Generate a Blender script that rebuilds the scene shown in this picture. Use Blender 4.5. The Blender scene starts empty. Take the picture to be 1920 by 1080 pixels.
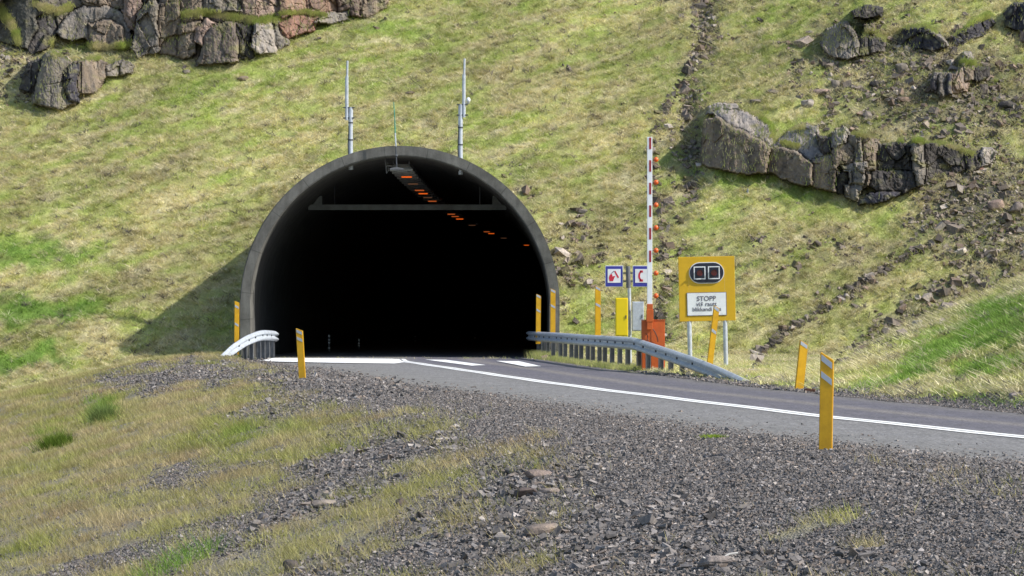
import bpy, bmesh, math, random
import numpy as np
from mathutils import Vector, Matrix
R = math.radians
rng = np.random.default_rng(7)
random.seed(7)
S = bpy.context.scene
C = S.collection

# ------------------------------------------------------------------ camera, world, sun, exposure
F, HY, CX, EYE = 6000.0, 588.0, 960.0, 1.4      # focal length (px of a 1920 px wide frame), horizon row, centre column, eye height
cam_d = bpy.data.cameras.new('camera'); cam = bpy.data.objects.new('camera', cam_d); C.objects.link(cam)
cam.location = (0, 0, EYE); cam.rotation_euler = (R(90), 0, 0)
cam_d.sensor_width = 36; cam_d.lens = 36*F/1920; cam_d.shift_y = (HY-540)/1920
cam_d.clip_start = 0.5; cam_d.clip_end = 1500
S.camera = cam
SUN_AZ, SUN_EL = 107, 40                        # degrees clockwise from the view direction, height
w = bpy.data.worlds.new('World'); S.world = w; w.use_nodes = True
nt = w.node_tree; bg = nt.nodes['Background']
sky = nt.nodes.new('ShaderNodeTexSky'); sky.sky_type = 'NISHITA'; sky.sun_disc = False
sky.sun_elevation = R(SUN_EL); sky.sun_rotation = R(SUN_AZ)
nt.links.new(sky.outputs[0], bg.inputs[0]); bg.inputs[1].default_value = 0.15
sd = bpy.data.lights.new('sun', 'SUN'); sd.energy = 4.4; sd.angle = R(1.0); sd.color = (1, .955, .88)
so = bpy.data.objects.new('sun', sd); C.objects.link(so)
tosun = Vector((math.cos(R(SUN_EL))*math.sin(R(SUN_AZ)), math.cos(R(SUN_EL))*math.cos(R(SUN_AZ)), math.sin(R(SUN_EL))))
so.rotation_euler = tosun.to_track_quat('Z', 'Y').to_euler(); so.location = (40, -10, 60)
S.view_settings.view_transform = 'Standard'; S.view_settings.look = 'None'
S.view_settings.exposure = 0.52; S.view_settings.gamma = 1

# ------------------------------------------------------------------ numpy noise
_p = np.random.default_rng(3).permutation(512)
_p = np.concatenate([_p, _p, _p])
_ga = np.linspace(0, 2*np.pi, 512, endpoint=False)
def pn(x, y):
    x = np.asarray(x, float); y = np.asarray(y, float)
    xi = np.floor(x).astype(int); yi = np.floor(y).astype(int)
    xf = x-xi; yf = y-yi
    def g(ix, iy, dx, dy):
        a = _ga[_p[_p[ix & 511]+(iy & 511)]]
        return np.cos(a)*dx+np.sin(a)*dy
    u = xf*xf*xf*(xf*(xf*6-15)+10); v = yf*yf*yf*(yf*(yf*6-15)+10)
    a = g(xi, yi, xf, yf); b = g(xi+1, yi, xf-1, yf); c = g(xi, yi+1, xf, yf-1); d = g(xi+1, yi+1, xf-1, yf-1)
    return ((a*(1-u)+b*u)*(1-v)+(c*(1-u)+d*u)*v)*1.5
def fbm(x, y, o=4, g=.5):
    s = 0; a = 1; t = 0
    for k in range(o):
        s = s+a*pn(x*2**k+17.3*k, y*2**k-9.1*k); t += a; a *= g
    return s/t
def sm(a, b, x):
    t = np.clip((x-a)/(b-a), 0, 1); return t*t*(3-2*t)
def smax(a, b, k):
    h = np.clip(.5+.5*(a-b)/k, 0, 1); return b*(1-h)+a*h+k*h*(1-h)

# ------------------------------------------------------------------ lie of the land
_cy = np.array([-5, 0, 15, 25, 35.9, 43.3, 51.2, 58.3, 66, 80.8, 93.3, 99, 104, 125.5, 154, 181.8, 215.8, 260])
_cx = np.array([20.5, 18.3, 12.3, 8.9, 5.74, 4.18, 2.85, 1.65, .5, -1.48, -3.2, -3.5, -3.55, -3.34, -2.54, -1.2, 1.15, 5.4])
_fy = np.arange(-5, 260, .25); _fx = np.interp(_fy, _cy, _cx)
_k = np.exp(-np.linspace(-2, 2, 33)**2); _k /= _k.sum()
_fx = np.convolve(np.pad(_fx, 16, mode='reflect', reflect_type='odd'), _k, 'valid')
def XC(Y): return np.interp(Y, _fy, _fx)
def nrm(X, Y):                                   # distance from the centre line, positive on the camera's side
    h = (XC(Y+1)-XC(Y-1))/2
    return (XC(Y)-X)/np.sqrt(1+h*h)
def tunx(Y): return -3.55+.000357*(np.maximum(Y, 101)-101)**2
PY = 101.2; RO, RI, HC = 5.06, 4.73, 1.65        # portal plane, outer and inner radius, centre height
def hr(Y): return np.interp(Y, [0, 52, 62, 76, 90, 101], [3.15, 3.15, 3.3, 3.8, 4.4, 4.6])   # road half width, far side
def hl(Y): return np.interp(Y, [0, 60, 80, 90, 101], [3.0, 3.1, 3.6, 4.3, 4.5])
def gully(X, Y):
    c = 4.9+.125*(Y-103)+.5*pn(Y*.35, Y*0+3.3)
    return np.exp(-((X-c)/(.26+.012*(Y-100)))**2)*np.clip(.75+1.2*pn(X*.6+4, Y*.45), .2, 1)*sm(102, 104, Y)
DR = [(1412, 700), (1425, 665), (1470, 625), (1540, 585), (1590, 553), (1650, 510), (1700, 480), (1760, 455)]
def Z(X, Y, detail=True):
    X = np.asarray(X, float); Y = np.asarray(Y, float)
    n = nrm(X, Y)
    ns = np.interp(Y, [0, 30, 60, 75, 88, 98], [4.2, 4.2, 4.6, 5.2, 7.2, 7.6])
    d = n-ns
    sp = np.log1p(np.exp(np.clip(d*1.6, -30, 30)))/1.6
    ze = -.235*sp
    ze = np.maximum(ze, -6)
    ze = ze+.2*np.exp(-((X+8.6)/2.2)**2-((Y-92.5)/4.5)**2)
    und = fbm(X*.11+3, Y*.11, 3)
    xf = np.interp(Y, [0, 15, 30, 45, 55, 66, 75, 85, 95, 105], [21, 16.2, 11.5, 7.7, 6.6, 6.3, 7.1, 8.6, 11, 15])
    zr = .44*(X-xf)
    zb = .60*(Y-102.3-.35*und)+.03*(X+3)*sm(100, 120, Y)
    zb = zb+.5*np.exp(-((X-8.5)/3.)**2)*sm(101, 106, Y)+1.6*sm(8, 16, X)*sm(103, 118, Y)
    if detail:
        zb = zb+.55*und*sm(102, 112, Y)-.3*gully(X, Y)
        zr = zr+.25*fbm(X*.35+8, Y*.2, 3)
    zh = smax(zb, zr, .5)
    z = smax(ze, zh, .5)-.0
    # keep the carriageway itself flat
    flat = sm(.9, .0, np.maximum(n-hl(Y), -n-hr(Y)))*(Y < PY+1)
    if detail:
        hum = .45*np.abs(fbm(X*1.1, Y*1.1+5, 3))+.13*np.abs(pn(X*2.7+6, Y*2.2))+.10*pn(X*4, Y*3.4)
        up = sm(101, 104, Y)*(.32+.25*sm(5, 9, X))+sm(.1, 1.2, zr)*(Y < 103)*.22
        z = z+(hum-.12)*up+.035*fbm(X*1.3, Y*1.3, 3)*sm(.3, 2, np.abs(d+.6))
    z = z*(1-flat)+(-.013)*flat
    z = z+sm(150, 260, Y)*(Y-150)*.1
    return z
def proj(X, Y, Zz): return CX+F*X/Y, HY-F*(Zz-EYE)/Y
_my = np.concatenate([np.arange(14, 98, .1), np.arange(98, 190, .05)])
def hit(px, py):
    X = (px-CX)/F*_my; zr = EYE-(py-HY)/F*_my
    b = np.nonzero(Z(X, _my) >= zr)[0]
    i = b[0] if len(b) else len(_my)-1
    return Vector((X[i], _my[i], zr[i]))
def at(px, py, Y): return Vector(((px-CX)*Y/F, Y, EYE-(py-HY)*Y/F))
def on(px, Y): x = (px-CX)*Y/F; return Vector((x, Y, float(Z(x, Y))))

# ------------------------------------------------------------------ what grows where (soft ellipses warped by noise)
def blob(px, py, cx, cy, rx, ry, ang):
    a = R(ang); dx = px-cx; dy = -(py-cy)
    u = (dx*math.cos(a)+dy*math.sin(a))/rx; v = (-dx*math.sin(a)+dy*math.cos(a))/ry
    return np.clip(1.5-np.sqrt(u*u+v*v)*1.0, 0, 1)
def masks(X, Y, Zz):
    """gravel 0..1, chunk (larger stones) 0..1, green 0..1, bare/dark 0..1"""
    px, py = proj(X, Y, Zz)
    w1 = fbm(X*.9, Y*.35, 4); w2 = fbm(X*1.1+40, Y*.4+11, 4)
    px = px+55*w1; py = py+42*w2
    n = nrm(X, Y)
    fore = (Y < 97) & (n > 0)
    g = np.zeros_like(px)
    for b in [(330, 705, 170, 26, 4), (700, 730, 330, 50, -6), (1150, 820, 500, 80, -10), (1500, 960, 650, 180, -8),
              (720, 860, 190, 42, 14), (960, 930, 230, 50, 18), (560, 950, 200, 34, 20), (1200, 1040, 420, 90, 0),
              (420, 1010, 170, 22, 22), (800, 1040, 200, 26, 18), (330, 905, 140, 14, 14), (640, 1060, 120, 16, 20), (180, 1060, 170, 14, 12),
              (560, 770, 150, 14, 6)]:
        g = np.maximum(g, blob(px, py, *b))
    for b in [(480, 815, 120, 26, 10), (420, 735, 60, 10, 3), (330, 1060, 120, 24, 22), (870, 892, 150, 14, 20), (640, 960, 250, 16, 22), (650, 1000, 260, 14, 20),
              (560, 1040, 150, 14, 20), (1500, 985, 80, 12, 10), (980, 1060, 60, 26, 20), (760, 820, 80, 8, 15), (770, 1010, 200, 10, 20), (1560, 975, 50, 10, 0), (1640, 1020, 40, 12, 0)]:
        g = g*(1-.92*blob(px, py, *b))
    g = np.clip(g*1.15-.12+.35*w1*g, 0, 1)
    g = np.where(fore, g, 0)
    right = (n < 0) & (Y < 100)
    verge = sm(hr(Y)+np.interp(Y, [40, 50, 66, 75], [1.0, 1.3, 2.6, 1.3]), hr(Y)+.3, -n)
    verge2 = verge*np.interp(Y, [74, 79], [1, .35])
    g = np.where(right, verge2, g)
    g = np.where((n > -hr(Y)) & (n < hl(Y)+.4) & (Y < PY), 1, g)
    ch = np.zeros_like(px)
    for b in [(700, 850, 140, 38, 16), (950, 930, 180, 50, 20), (560, 960, 130, 22, 20), (1050, 1010, 260, 70, 5), (480, 1000, 120, 20, 22), (1450, 1060, 300, 30, 0), (640, 1060, 90, 16, 20)]:
        ch = np.maximum(ch, blob(px, py, *b))
    ch = ch*fore
    # the far slopes
    gr = .5+.55*fbm(X*.22+9, Y*.12+Zz*.2, 3)
    hill = (Y >= 97) | (n < -3)
    for b, k in [((100, 480, 130, 30, -3), 1.0), ((120, 580, 120, 30, 0), .9), ((60, 672, 90, 18, 0), 1.3), ((40, 590, 60, 25, 0), .5), ((1840, 625, 150, 24, 17), 1.3), ((1700, 700, 160, 12, 22), 1.0), ((1860, 690, 110, 14, 16), 1.1), ((1880, 580, 70, 20, 14), 1.1), ((1850, 755, 110, 16, 0), 1.1),
                 ((1450, 350, 180, 26, -20), .6), ((1500, 50, 110, 60, 0), .4), ((620, 95, 330, 75, 10), .42), ((250, 210, 170, 50, 15), .2), ((980, 320, 120, 60, -30), .3), ((1430, 480, 60, 15, 0), .2),
                 ((1090, 570, 40, 70, 0), .5)]:
        gr = gr+k*blob(px, py, *b)*hill
    for b, k in [((470, 815, 130, 24, 14), .55), ((330, 1060, 110, 18, 24), 1.0), ((370, 1040, 60, 20, 20), .7), ((190, 775, 22, 24, 0), 1), ((100, 825, 26, 14, 10), 1), ((100, 1010, 70, 20, 20), .35)]:
        gr = gr+k*blob(px, py, *b)*fore
    for b, k in [((200, 620, 130, 40, 40), .2), ((1090, 450, 70, 120, 0), .25), ((300, 420, 260, 70, 20), .22), ((60, 330, 120, 40, 20), .2), ((1010, 200, 160, 60, -30), .2)]:
        gr = gr-k*blob(px, py, *b)*hill
    gr = gr+.5*fbm(X*3, Y*2+Zz, 3)*np.clip(gr-.6, 0, .8)
    # stony ground on the hill, mostly at the right
    st = np.zeros_like(px)
    for b, k in [((1750, 160, 230, 100, -10), .75), ((1850, 390, 120, 120, 35), 1.), ((1760, 560, 170, 26, 28), .75), ((1650, 640, 90, 16, 28), .7), ((1620, 520, 130, 16, 33), .5),
                 ((1080, 480, 60, 100, -20), .45), ((1250, 400, 24, 240, -6), .35), ((1560, 280, 200, 50, 0), .35), ((1480, 470, 160, 30, 0), .3), ((40, 90, 90, 120, 60), .8), ((400, 60, 320, 50, 8), .4), ((980, 330, 60, 30, -40), .3)]:
        st = np.maximum(st, k*blob(px, py, *b))
    st = np.where(hill & ~((n > -hr(Y)-2.) & (Y < 100)), st, 0)
    st = np.maximum(st, gully(X, Y)*.95)
    return g, ch, np.clip(gr, 0, 2), np.clip(st, 0, 1)
def streak(X, Y, Zz):
    u = X*.89+Zz*.45; v = -X*.45+Zz*.89+Y*.25
    return fbm(u*.55, v*1.9, 4)
STRAW = np.array([.68, .615, .30]); PALE = np.array([.84, .75, .52]); LIME = np.array([.45, .54, .14]); DEEP = np.array([.17, .33, .055]); TAN = np.array([.30, .235, .15]); STONE = np.array([.17, .155, .145])
def mix(a, b, t): return a*(1-t[..., None])+b*t[..., None]
def grasscol(X, Y, Zz, gr, k=0):
    s = streak(X, Y, Zz); m = fbm(X*.8+5, Y*.8, 3)
    m2 = fbm(X*2.6+15, Y*2.6+Zz*1.2, 3)
    t = np.clip(.66+s*1.2+m2*.25-(gr-.5)*.75+k, 0, 1)
    c = mix(np.broadcast_to(LIME, X.shape+(3,)), STRAW, t)
    c = mix(c, PALE, np.clip(s*1.7-.12+m2*.5, 0, 1)*.7)
    c = c*(1+.30*np.clip(fbm((X*.89+Zz*.45)*.12+3, (Zz*.89-X*.45)*.45, 3)*1.6, -.7, .7))[..., None]
    c = c*(1+.22*np.clip(fbm(X*1.9+31, Y*1.9, 3), -.9, .6))[..., None]
    c = mix(c, DEEP*1.1, np.clip((gr-.95)*1.3, 0, .7))
    c = mix(c, TAN, np.clip(m*1.2-.2, 0, .5))
    return c

# ------------------------------------------------------------------ object helpers
def tag(o, label=None, cat=None, group=None, kind=None):
    if label: o['label'] = label
    if cat: o['category'] = cat
    if group: o['group'] = group
    if kind: o['kind'] = kind
    return o
def thing(name, label, cat, loc=(0, 0, 0), rot=(0, 0, 0), group=None):
    o = bpy.data.objects.new(name, None); C.objects.link(o); o.location = loc; o.rotation_euler = rot; o.empty_display_size = .2
    return tag(o, label, cat, group)
def mesh_np(name, V, Fc, mat, col=None, n=None, smooth=False, k=3):
    me = bpy.data.meshes.new(name)
    me.vertices.add(len(V)); me.vertices.foreach_set('co', np.ascontiguousarray(V, dtype=np.float32).ravel())
    Fc = np.ascontiguousarray(Fc, dtype=np.int32)
    me.loops.add(Fc.size); me.loops.foreach_set('vertex_index', Fc.ravel())
    me.polygons.add(len(Fc)); me.polygons.foreach_set('loop_start', np.arange(0, Fc.size, Fc.shape[1], dtype=np.int32))
    me.polygons.foreach_set('loop_total', np.full(len(Fc), Fc.shape[1], dtype=np.int32))
    me.polygons.foreach_set('use_smooth', np.full(len(Fc), smooth, dtype=bool))
    me.update(calc_edges=True); me.validate()
    if col is not None:
        a = me.attributes.new('Col', 'FLOAT_COLOR', 'POINT')
        c4 = np.ones((len(V), 4), np.float32); c4[:, :3] = col; a.data.foreach_set('color', c4.ravel())
    if n is not None:
        for nm, arr in n.items():
            a = me.attributes.new(nm, 'FLOAT', 'POINT'); a.data.foreach_set('value', np.ascontiguousarray(arr, dtype=np.float32))
    if mat: me.materials.append(mat)
    o = bpy.data.objects.new(name, me); C.objects.link(o); return o
class MB:
    def __init__(s): s.bm = bmesh.new()
    def box(s, c, d, rz=0, ry=0, bev=0, rx=0):
        r = bmesh.ops.create_cube(s.bm, size=1)
        M = Matrix.Translation(c) @ Matrix.Rotation(rz, 4, 'Z') @ Matrix.Rotation(ry, 4, 'Y') @ Matrix.Rotation(rx, 4, 'X') @ Matrix.Diagonal((*d, 1))
        bmesh.ops.transform(s.bm, matrix=M, verts=r['verts'])
        if bev:
            es = list({e for v in r['verts'] for e in v.link_edges})
            bmesh.ops.bevel(s.bm, geom=es, offset=bev, segments=2, affect='EDGES', profile=.5)
        return s
    def tube(s, pts, r, seg=10, cap=True, r2=None):
        pts = [Vector(p) for p in pts]; rings = []
        for i, p in enumerate(pts):
            d = (pts[min(i+1, len(pts)-1)]-pts[max(i-1, 0)]).normalized()
            a = d.orthogonal().normalized() if i == 0 else (rings_a - d*rings_a.dot(d)).normalized()
            rings_a = a; b = d.cross(a)
            rr = r if r2 is None else r+(r2-r)*i/(len(pts)-1)
            rings.append([s.bm.verts.new(p+(a*math.cos(t)+b*math.sin(t))*rr) for t in [2*math.pi*k/seg for k in range(seg)]])
        for A, B in zip(rings, rings[1:]):
            for k in range(seg): s.bm.faces.new((A[k], A[(k+1) % seg], B[(k+1) % seg], B[k]))
        if cap: s.bm.faces.new(rings[0][::-1]); s.bm.faces.new(rings[-1])
        return s
    def prism(s, pts, y0, y1):                    # pts in (x,z), extruded along y
        a = [s.bm.verts.new((x, y0, z)) for x, z in pts]; b = [s.bm.verts.new((x, y1, z)) for x, z in pts]
        s.bm.faces.new(a); s.bm.faces.new(b[::-1]); n = len(pts)
        for i in range(n): s.bm.faces.new((a[i], b[i], b[(i+1) % n], a[(i+1) % n]))
        return s
    def ring(s, outer, inner, y0, y1):            # closed frame between two outlines of the same length
        n = len(outer)
        L = [[s.bm.verts.new((x, y, z)) for x, z in o] for y in (y0, y1) for o in (outer, inner)]
        for i in range(n):
            j = (i+1) % n
            for A, B in ((L[0], L[1]), (L[1], L[3]), (L[3], L[2]), (L[2], L[0])): s.bm.faces.new((A[i], A[j], B[j], B[i]))
        return s
    def ball(s, c, r, sc=(1, 1, 1), sub=2):
        q = bmesh.ops.create_icosphere(s.bm, subdivisions=sub, radius=r)
        bmesh.ops.transform(s.bm, matrix=Matrix.Translation(c) @ Matrix.Diagonal((*sc, 1)), verts=q['verts']); return s
    def build(s, name, mat, parent=None, smooth=False):
        bmesh.ops.recalc_face_normals(s.bm, faces=s.bm.faces[:])
        me = bpy.data.meshes.new(name); s.bm.to_mesh(me); s.bm.free()
        me.materials.append(mat)
        if smooth:
            for p in me.polygons: p.use_smooth = True
            try: me.set_sharp_from_angle(angle=R(35))
            except Exception: pass
        o = bpy.data.objects.new(name, me); C.objects.link(o)
        if parent: o.parent = parent
        return o
def copy_tree(o, parent=None):
    c = o.copy(); C.objects.link(c); c.parent = parent
    for ch in list(o.children): copy_tree(ch, c)
    return c

# ------------------------------------------------------------------ materials
def new_mat(name):
    m = bpy.data.materials.new(name); m.use_nodes = True; return m, m.node_tree, m.node_tree.nodes['Principled BSDF']
def nd(t, typ, **kw):
    x = t.nodes.new(typ)
    for k, v in kw.items():
        if k.startswith('i_'): x.inputs[k[2:].replace('_', ' ')].default_value = v
        else: setattr(x, k, v)
    return x
def noise(t, scale, detail=6, rough=.6, coord='Object', sc=(1, 1, 1)):
    tc = nd(t, 'ShaderNodeTexCoord'); mp = nd(t, 'ShaderNodeMapping'); mp.inputs['Scale'].default_value = sc
    t.links.new(tc.outputs[coord], mp.inputs[0]); n = nd(t, 'ShaderNodeTexNoise', i_Scale=scale, i_Detail=detail, i_Roughness=rough)
    t.links.new(mp.outputs[0], n.inputs[0]); return n
def ramp(t, src, stops):
    r = nd(t, 'ShaderNodeValToRGB'); e = r.color_ramp.elements
    while len(e) < len(stops): e.new(.5)
    for q, (p, c) in zip(e, stops): q.position = p; q.color = (*c, 1) if len(c) == 3 else c
    t.links.new(src, r.inputs[0]); return r
def mul(t, a, b, mode='MULTIPLY', fac=1.):
    m = nd(t, 'ShaderNodeMix', data_type='RGBA', blend_type=mode); m.inputs[0].default_value = fac
    t.links.new(a, m.inputs[6]); t.links.new(b, m.inputs[7]); return m.outputs[2]
def bump(t, b, h, strength=.5, dist=.02):
    q = nd(t, 'ShaderNodeBump'); q.inputs['Strength'].default_value = strength; q.inputs['Distance'].default_value = dist
    t.links.new(h, q.inputs['Height']); t.links.new(q.outputs[0], b.inputs['Normal'])
def plain(name, c, rough=.6, metal=0, var=.18, sc=6, dirt=None, bstr=.15):
    m, t, b = new_mat(name)
    n = noise(t, sc, 8, .65); lo = tuple(x*(1-var) for x in c); hi = tuple(min(1, x*(1+var*.6)) for x in c)
    r = ramp(t, n.outputs[0], [(.3, lo), (.7, hi)]); out = r.outputs[0]
    if dirt:
        n2 = noise(t, sc*.5, 6, .7, sc=(1, 1, .35)); r2 = ramp(t, n2.outputs[0], [(.45, (1, 1, 1)), (.72, dirt)])
        out = mul(t, out, r2.outputs[0])
    t.links.new(out, b.inputs['Base Color']); b.inputs['Roughness'].default_value = rough; b.inputs['Metallic'].default_value = metal
    bump(t, b, n.outputs[0], bstr, .004); return m
M = {}
M['yellow'] = plain('yellow_plastic', (.66, .36, .006), .45, dirt=(.72, .66, .6))
M['sign_yellow'] = plain('sign_yellow', (.60, .36, .006), .5, var=.06)
M['cab_yellow'] = plain('cabinet_yellow', (.75, .56, .0), .45, var=.06)
M['orange'] = plain('orange_paint', (.52, .10, .012), .5, dirt=(.8, .75, .7))
M['orange_lens'] = plain('orange_lens', (.70, .11, .015), .35)
M['white'] = plain('white_paint', (.78, .80, .82), .45, var=.08, dirt=(.85, .85, .85))
M['red'] = plain('red_film', (.33, .03, .04), .4)
M['sign_red'] = plain('sign_red', (.55, .02, .05), .5)
M['blue'] = plain('sign_blue', (.035, .04, .30), .5, var=.06)
M['navy'] = plain('sign_black', (.012, .013, .03), .4)
M['galv'] = plain('galvanised_steel', (.50, .54, .59), .5, .2, var=.25, sc=9, dirt=(.75, .75, .76))
M['galv_dull'] = plain('weathered_steel', (.17, .175, .185), .65, .3, var=.3, sc=9, dirt=(.6, .58, .55))
M['refl'] = plain('reflective_film', (.42, .46, .52), .4, .2, var=.1)
M['black'] = plain('black_rubber', (.02, .02, .022), .6)
M['dark'] = plain('dark_steel', (.06, .065, .075), .5, .3)
M['green_rod'] = plain('green_fibreglass', (.06, .28, .2), .5)
M['lens'] = plain('dark_red_lens', (.16, .01, .015), .2)
M['text'] = plain('grey_lettering', (.14, .13, .17), .6)
M['ltgrey'] = plain('light_grey_housing', (.24, .24, .235), .5)
M['wood'] = plain('bleached_wood', (.62, .58, .52), .8, sc=30)
M['beam'] = plain('beam_steel', (.14, .155, .15), .6, .0, var=.35, sc=3, dirt=(.6, .55, .5))
def emis(name, c, s):
    m, t, b = new_mat(name); b.inputs['Base Color'].default_value = (*c, 1)
    b.inputs['Emission Color'].default_value = (*c, 1); b.inputs['Emission Strength'].default_value = s; return m
M['lamp_hot'] = emis('sodium_lamp_bright', (1, .14, .01), .6)
M['lamp_mid'] = emis('sodium_lamp', (1, .2, .04), .28)
M['lamp_dim'] = emis('sodium_lamp_dim', (.8, .36, .18), .07)

def vegetation(name, rough=.75):
    m, t, b = new_mat(name); a = nd(t, 'ShaderNodeAttribute', attribute_name='Col')
    t.links.new(a.outputs['Color'], b.inputs['Base Color']); b.inputs['Roughness'].default_value = rough
    b.inputs['Specular IOR Level'].default_value = .12
    tr = nd(t, 'ShaderNodeBsdfTranslucent'); t.links.new(a.outputs['Color'], tr.inputs[0])
    mx = nd(t, 'ShaderNodeMixShader'); mx.inputs[0].default_value = .28
    t.links.new(b.outputs[0], mx.inputs[1]); t.links.new(tr.outputs[0], mx.inputs[2])
    t.links.new(mx.outputs[0], t.nodes['Material Output'].inputs[0]); return m
M['grass'] = vegetation('grass_blades')
def stone_mat(name, sc=5, b_s=.8, bd=.05, crack=True):
    m, t, b = new_mat(name); a = nd(t, 'ShaderNodeAttribute', attribute_name='Col')
    n = noise(t, sc, 10, .7); r = ramp(t, n.outputs[0], [(.28, (.6, .6, .61)), (.5, (.92, .9, .88)), (.75, (1.22, 1.2, 1.17))])
    c = mul(t, a.outputs['Color'], r.outputs[0])
    n2 = noise(t, sc*.4, 8, .7, sc=(1.6, 1.6, .25)); r2 = ramp(t, n2.outputs[0], [(.35, (.55, .56, .62)), (.6, (1.1, 1.03, .97))])
    c = mul(t, c, r2.outputs[0])
    h = n.outputs[0]
    if crack:
        tc = nd(t, 'ShaderNodeTexCoord'); wn = noise(t, 2.2, 8, .7); v = nd(t, 'ShaderNodeTexVoronoi', feature='DISTANCE_TO_EDGE'); v.inputs['Scale'].default_value = .8
        ad = nd(t, 'ShaderNodeVectorMath', operation='ADD'); t.links.new(tc.outputs['Object'], ad.inputs[0]); t.links.new(wn.outputs['Color'], ad.inputs[1]); t.links.new(ad.outputs[0], v.inputs['Vector'])
        r3 = ramp(t, v.outputs['Distance'], [(0, (.4, .39, .38)), (.012, (.85, .85, .85)), (.02, (1, 1, 1))]); c = mul(t, c, r3.outputs[0], fac=.7)
        n4 = noise(t, 11, 5, .7); r4 = ramp(t, n4.outputs[0], [(.60, (0, 0, 0)), (.68, (1, 1, 1))])
        mm = nd(t, 'ShaderNodeMix', data_type='RGBA'); t.links.new(r4.outputs[0], mm.inputs[0]); t.links.new(c, mm.inputs[6]); mm.inputs[7].default_value = (.24, .235, .19, 1)
        mm2 = nd(t, 'ShaderNodeMix', data_type='RGBA'); mm2.inputs[0].default_value = .45; t.links.new(c, mm2.inputs[6]); t.links.new(mm.outputs[2], mm2.inputs[7]); c = mm2.outputs[2]
        md = nd(t, 'ShaderNodeMath', operation='ADD'); t.links.new(n.outputs[0], md.inputs[0]); t.links.new(r3.outputs[0], md.inputs[1]); h = md.outputs[0]
    t.links.new(c, b.inputs['Base Color']); b.inputs['Roughness'].default_value = .85; b.inputs['Specular IOR Level'].default_value = .25
    bump(t, b, h, b_s, bd); return m
M['rock'] = stone_mat('basalt'); M['chips'] = stone_mat('stone_chips', 30, .4, .004, False)
def ground_mat():
    m, t, b = new_mat('soil_turf_and_gravel'); a = nd(t, 'ShaderNodeAttribute', attribute_name='Col'); g = nd(t, 'ShaderNodeAttribute', attribute_name='gravel')
    n = noise(t, 9, 10, .75); r = ramp(t, n.outputs[0], [(.3, (.5, .5, .5)), (.5, (.95, .95, .95)), (.72, (1.45, 1.45, 1.4))]); c = mul(t, a.outputs['Color'], r.outputs[0])
    tc = nd(t, 'ShaderNodeTexCoord'); v = nd(t, 'ShaderNodeTexVoronoi'); v.inputs['Scale'].default_value = 42; t.links.new(tc.outputs['Object'], v.inputs['Vector'])
    bw = nd(t, 'ShaderNodeRGBToBW'); t.links.new(v.outputs['Color'], bw.inputs[0])
    r2 = ramp(t, bw.outputs[0], [(.15, (.09, .086, .083)), (.5, (.175, .168, .162)), (.85, (.31, .295, .28))])
    mm = nd(t, 'ShaderNodeMix', data_type='RGBA'); t.links.new(g.outputs['Fac'], mm.inputs[0]); t.links.new(c, mm.inputs[6]); t.links.new(r2.outputs[0], mm.inputs[7])
    t.links.new(mm.outputs[2], b.inputs['Base Color']); b.inputs['Roughness'].default_value = .95; b.inputs['Specular IOR Level'].default_value = .1
    ad = nd(t, 'ShaderNodeMath', operation='ADD'); t.links.new(n.outputs[0], ad.inputs[0]); t.links.new(v.outputs['Distance'], ad.inputs[1])
    bump(t, b, ad.outputs[0], .8, .05); return m
M['ground'] = ground_mat()
def road_mat():
    m, t, b = new_mat('worn_asphalt'); a = nd(t, 'ShaderNodeAttribute', attribute_name='across')
    n0 = noise(t, .5, 4, .6, sc=(1, .25, 1)); ma = nd(t, 'ShaderNodeMath', operation='MULTIPLY_ADD'); t.links.new(n0.outputs[0], ma.inputs[0]); ma.inputs[1].default_value = .05; t.links.new(a.outputs['Fac'], ma.inputs[2])
    r = ramp(t, ma.outputs[0], [(0, (.115, .108, .105)), (.07, (.12, .112, .12)), (.13, (.098, .093, .114)), (.22, (.095, .091, .112)), (.285, (.165, .15, .145)), (.34, (.098, .093, .114)), (.47, (.105, .10, .12)), (.53, (.15, .146, .146)), (.70, (.17, .166, .168)), (.85, (.165, .16, .157)), (.95, (.16, .15, .142)), (1, (.15, .14, .132))])
    n = noise(t, 26, 6, .85, sc=(1, .3, 1)); r2 = ramp(t, n.outputs[0], [(.36, (.45, .45, .45)), (.64, (1.5, 1.5, 1.5))]); c = mul(t, r.outputs[0], r2.outputs[0])
    n5 = noise(t, 8, 5, .8, sc=(1, .13, 1)); r5 = ramp(t, n5.outputs[0], [(.36, (.8, .8, .8)), (.64, (1.2, 1.2, 1.2))]); c = mul(t, c, r5.outputs[0])
    n3 = noise(t, 1.1, 8, .7); r3 = ramp(t, n3.outputs[0], [(.3, (.82, .82, .82)), (.7, (1.13, 1.12, 1.1))]); c = mul(t, c, r3.outputs[0])
    t.links.new(c, b.inputs['Base Color']); b.inputs['Roughness'].default_value = .85; bump(t, b, n.outputs[0], .6, .008); return m
M['road'] = road_mat()
def paint_mat():
    m, t, b = new_mat('road_paint'); n = noise(t, 14, 8, .75); r = ramp(t, n.outputs[0], [(.33, (.32, .32, .33)), (.43, (.78, .78, .77)), (.8, (.86, .86, .84))])
    t.links.new(r.outputs[0], b.inputs['Base Color']); b.inputs['Roughness'].default_value = .6; return m
M['paint'] = paint_mat()
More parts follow.
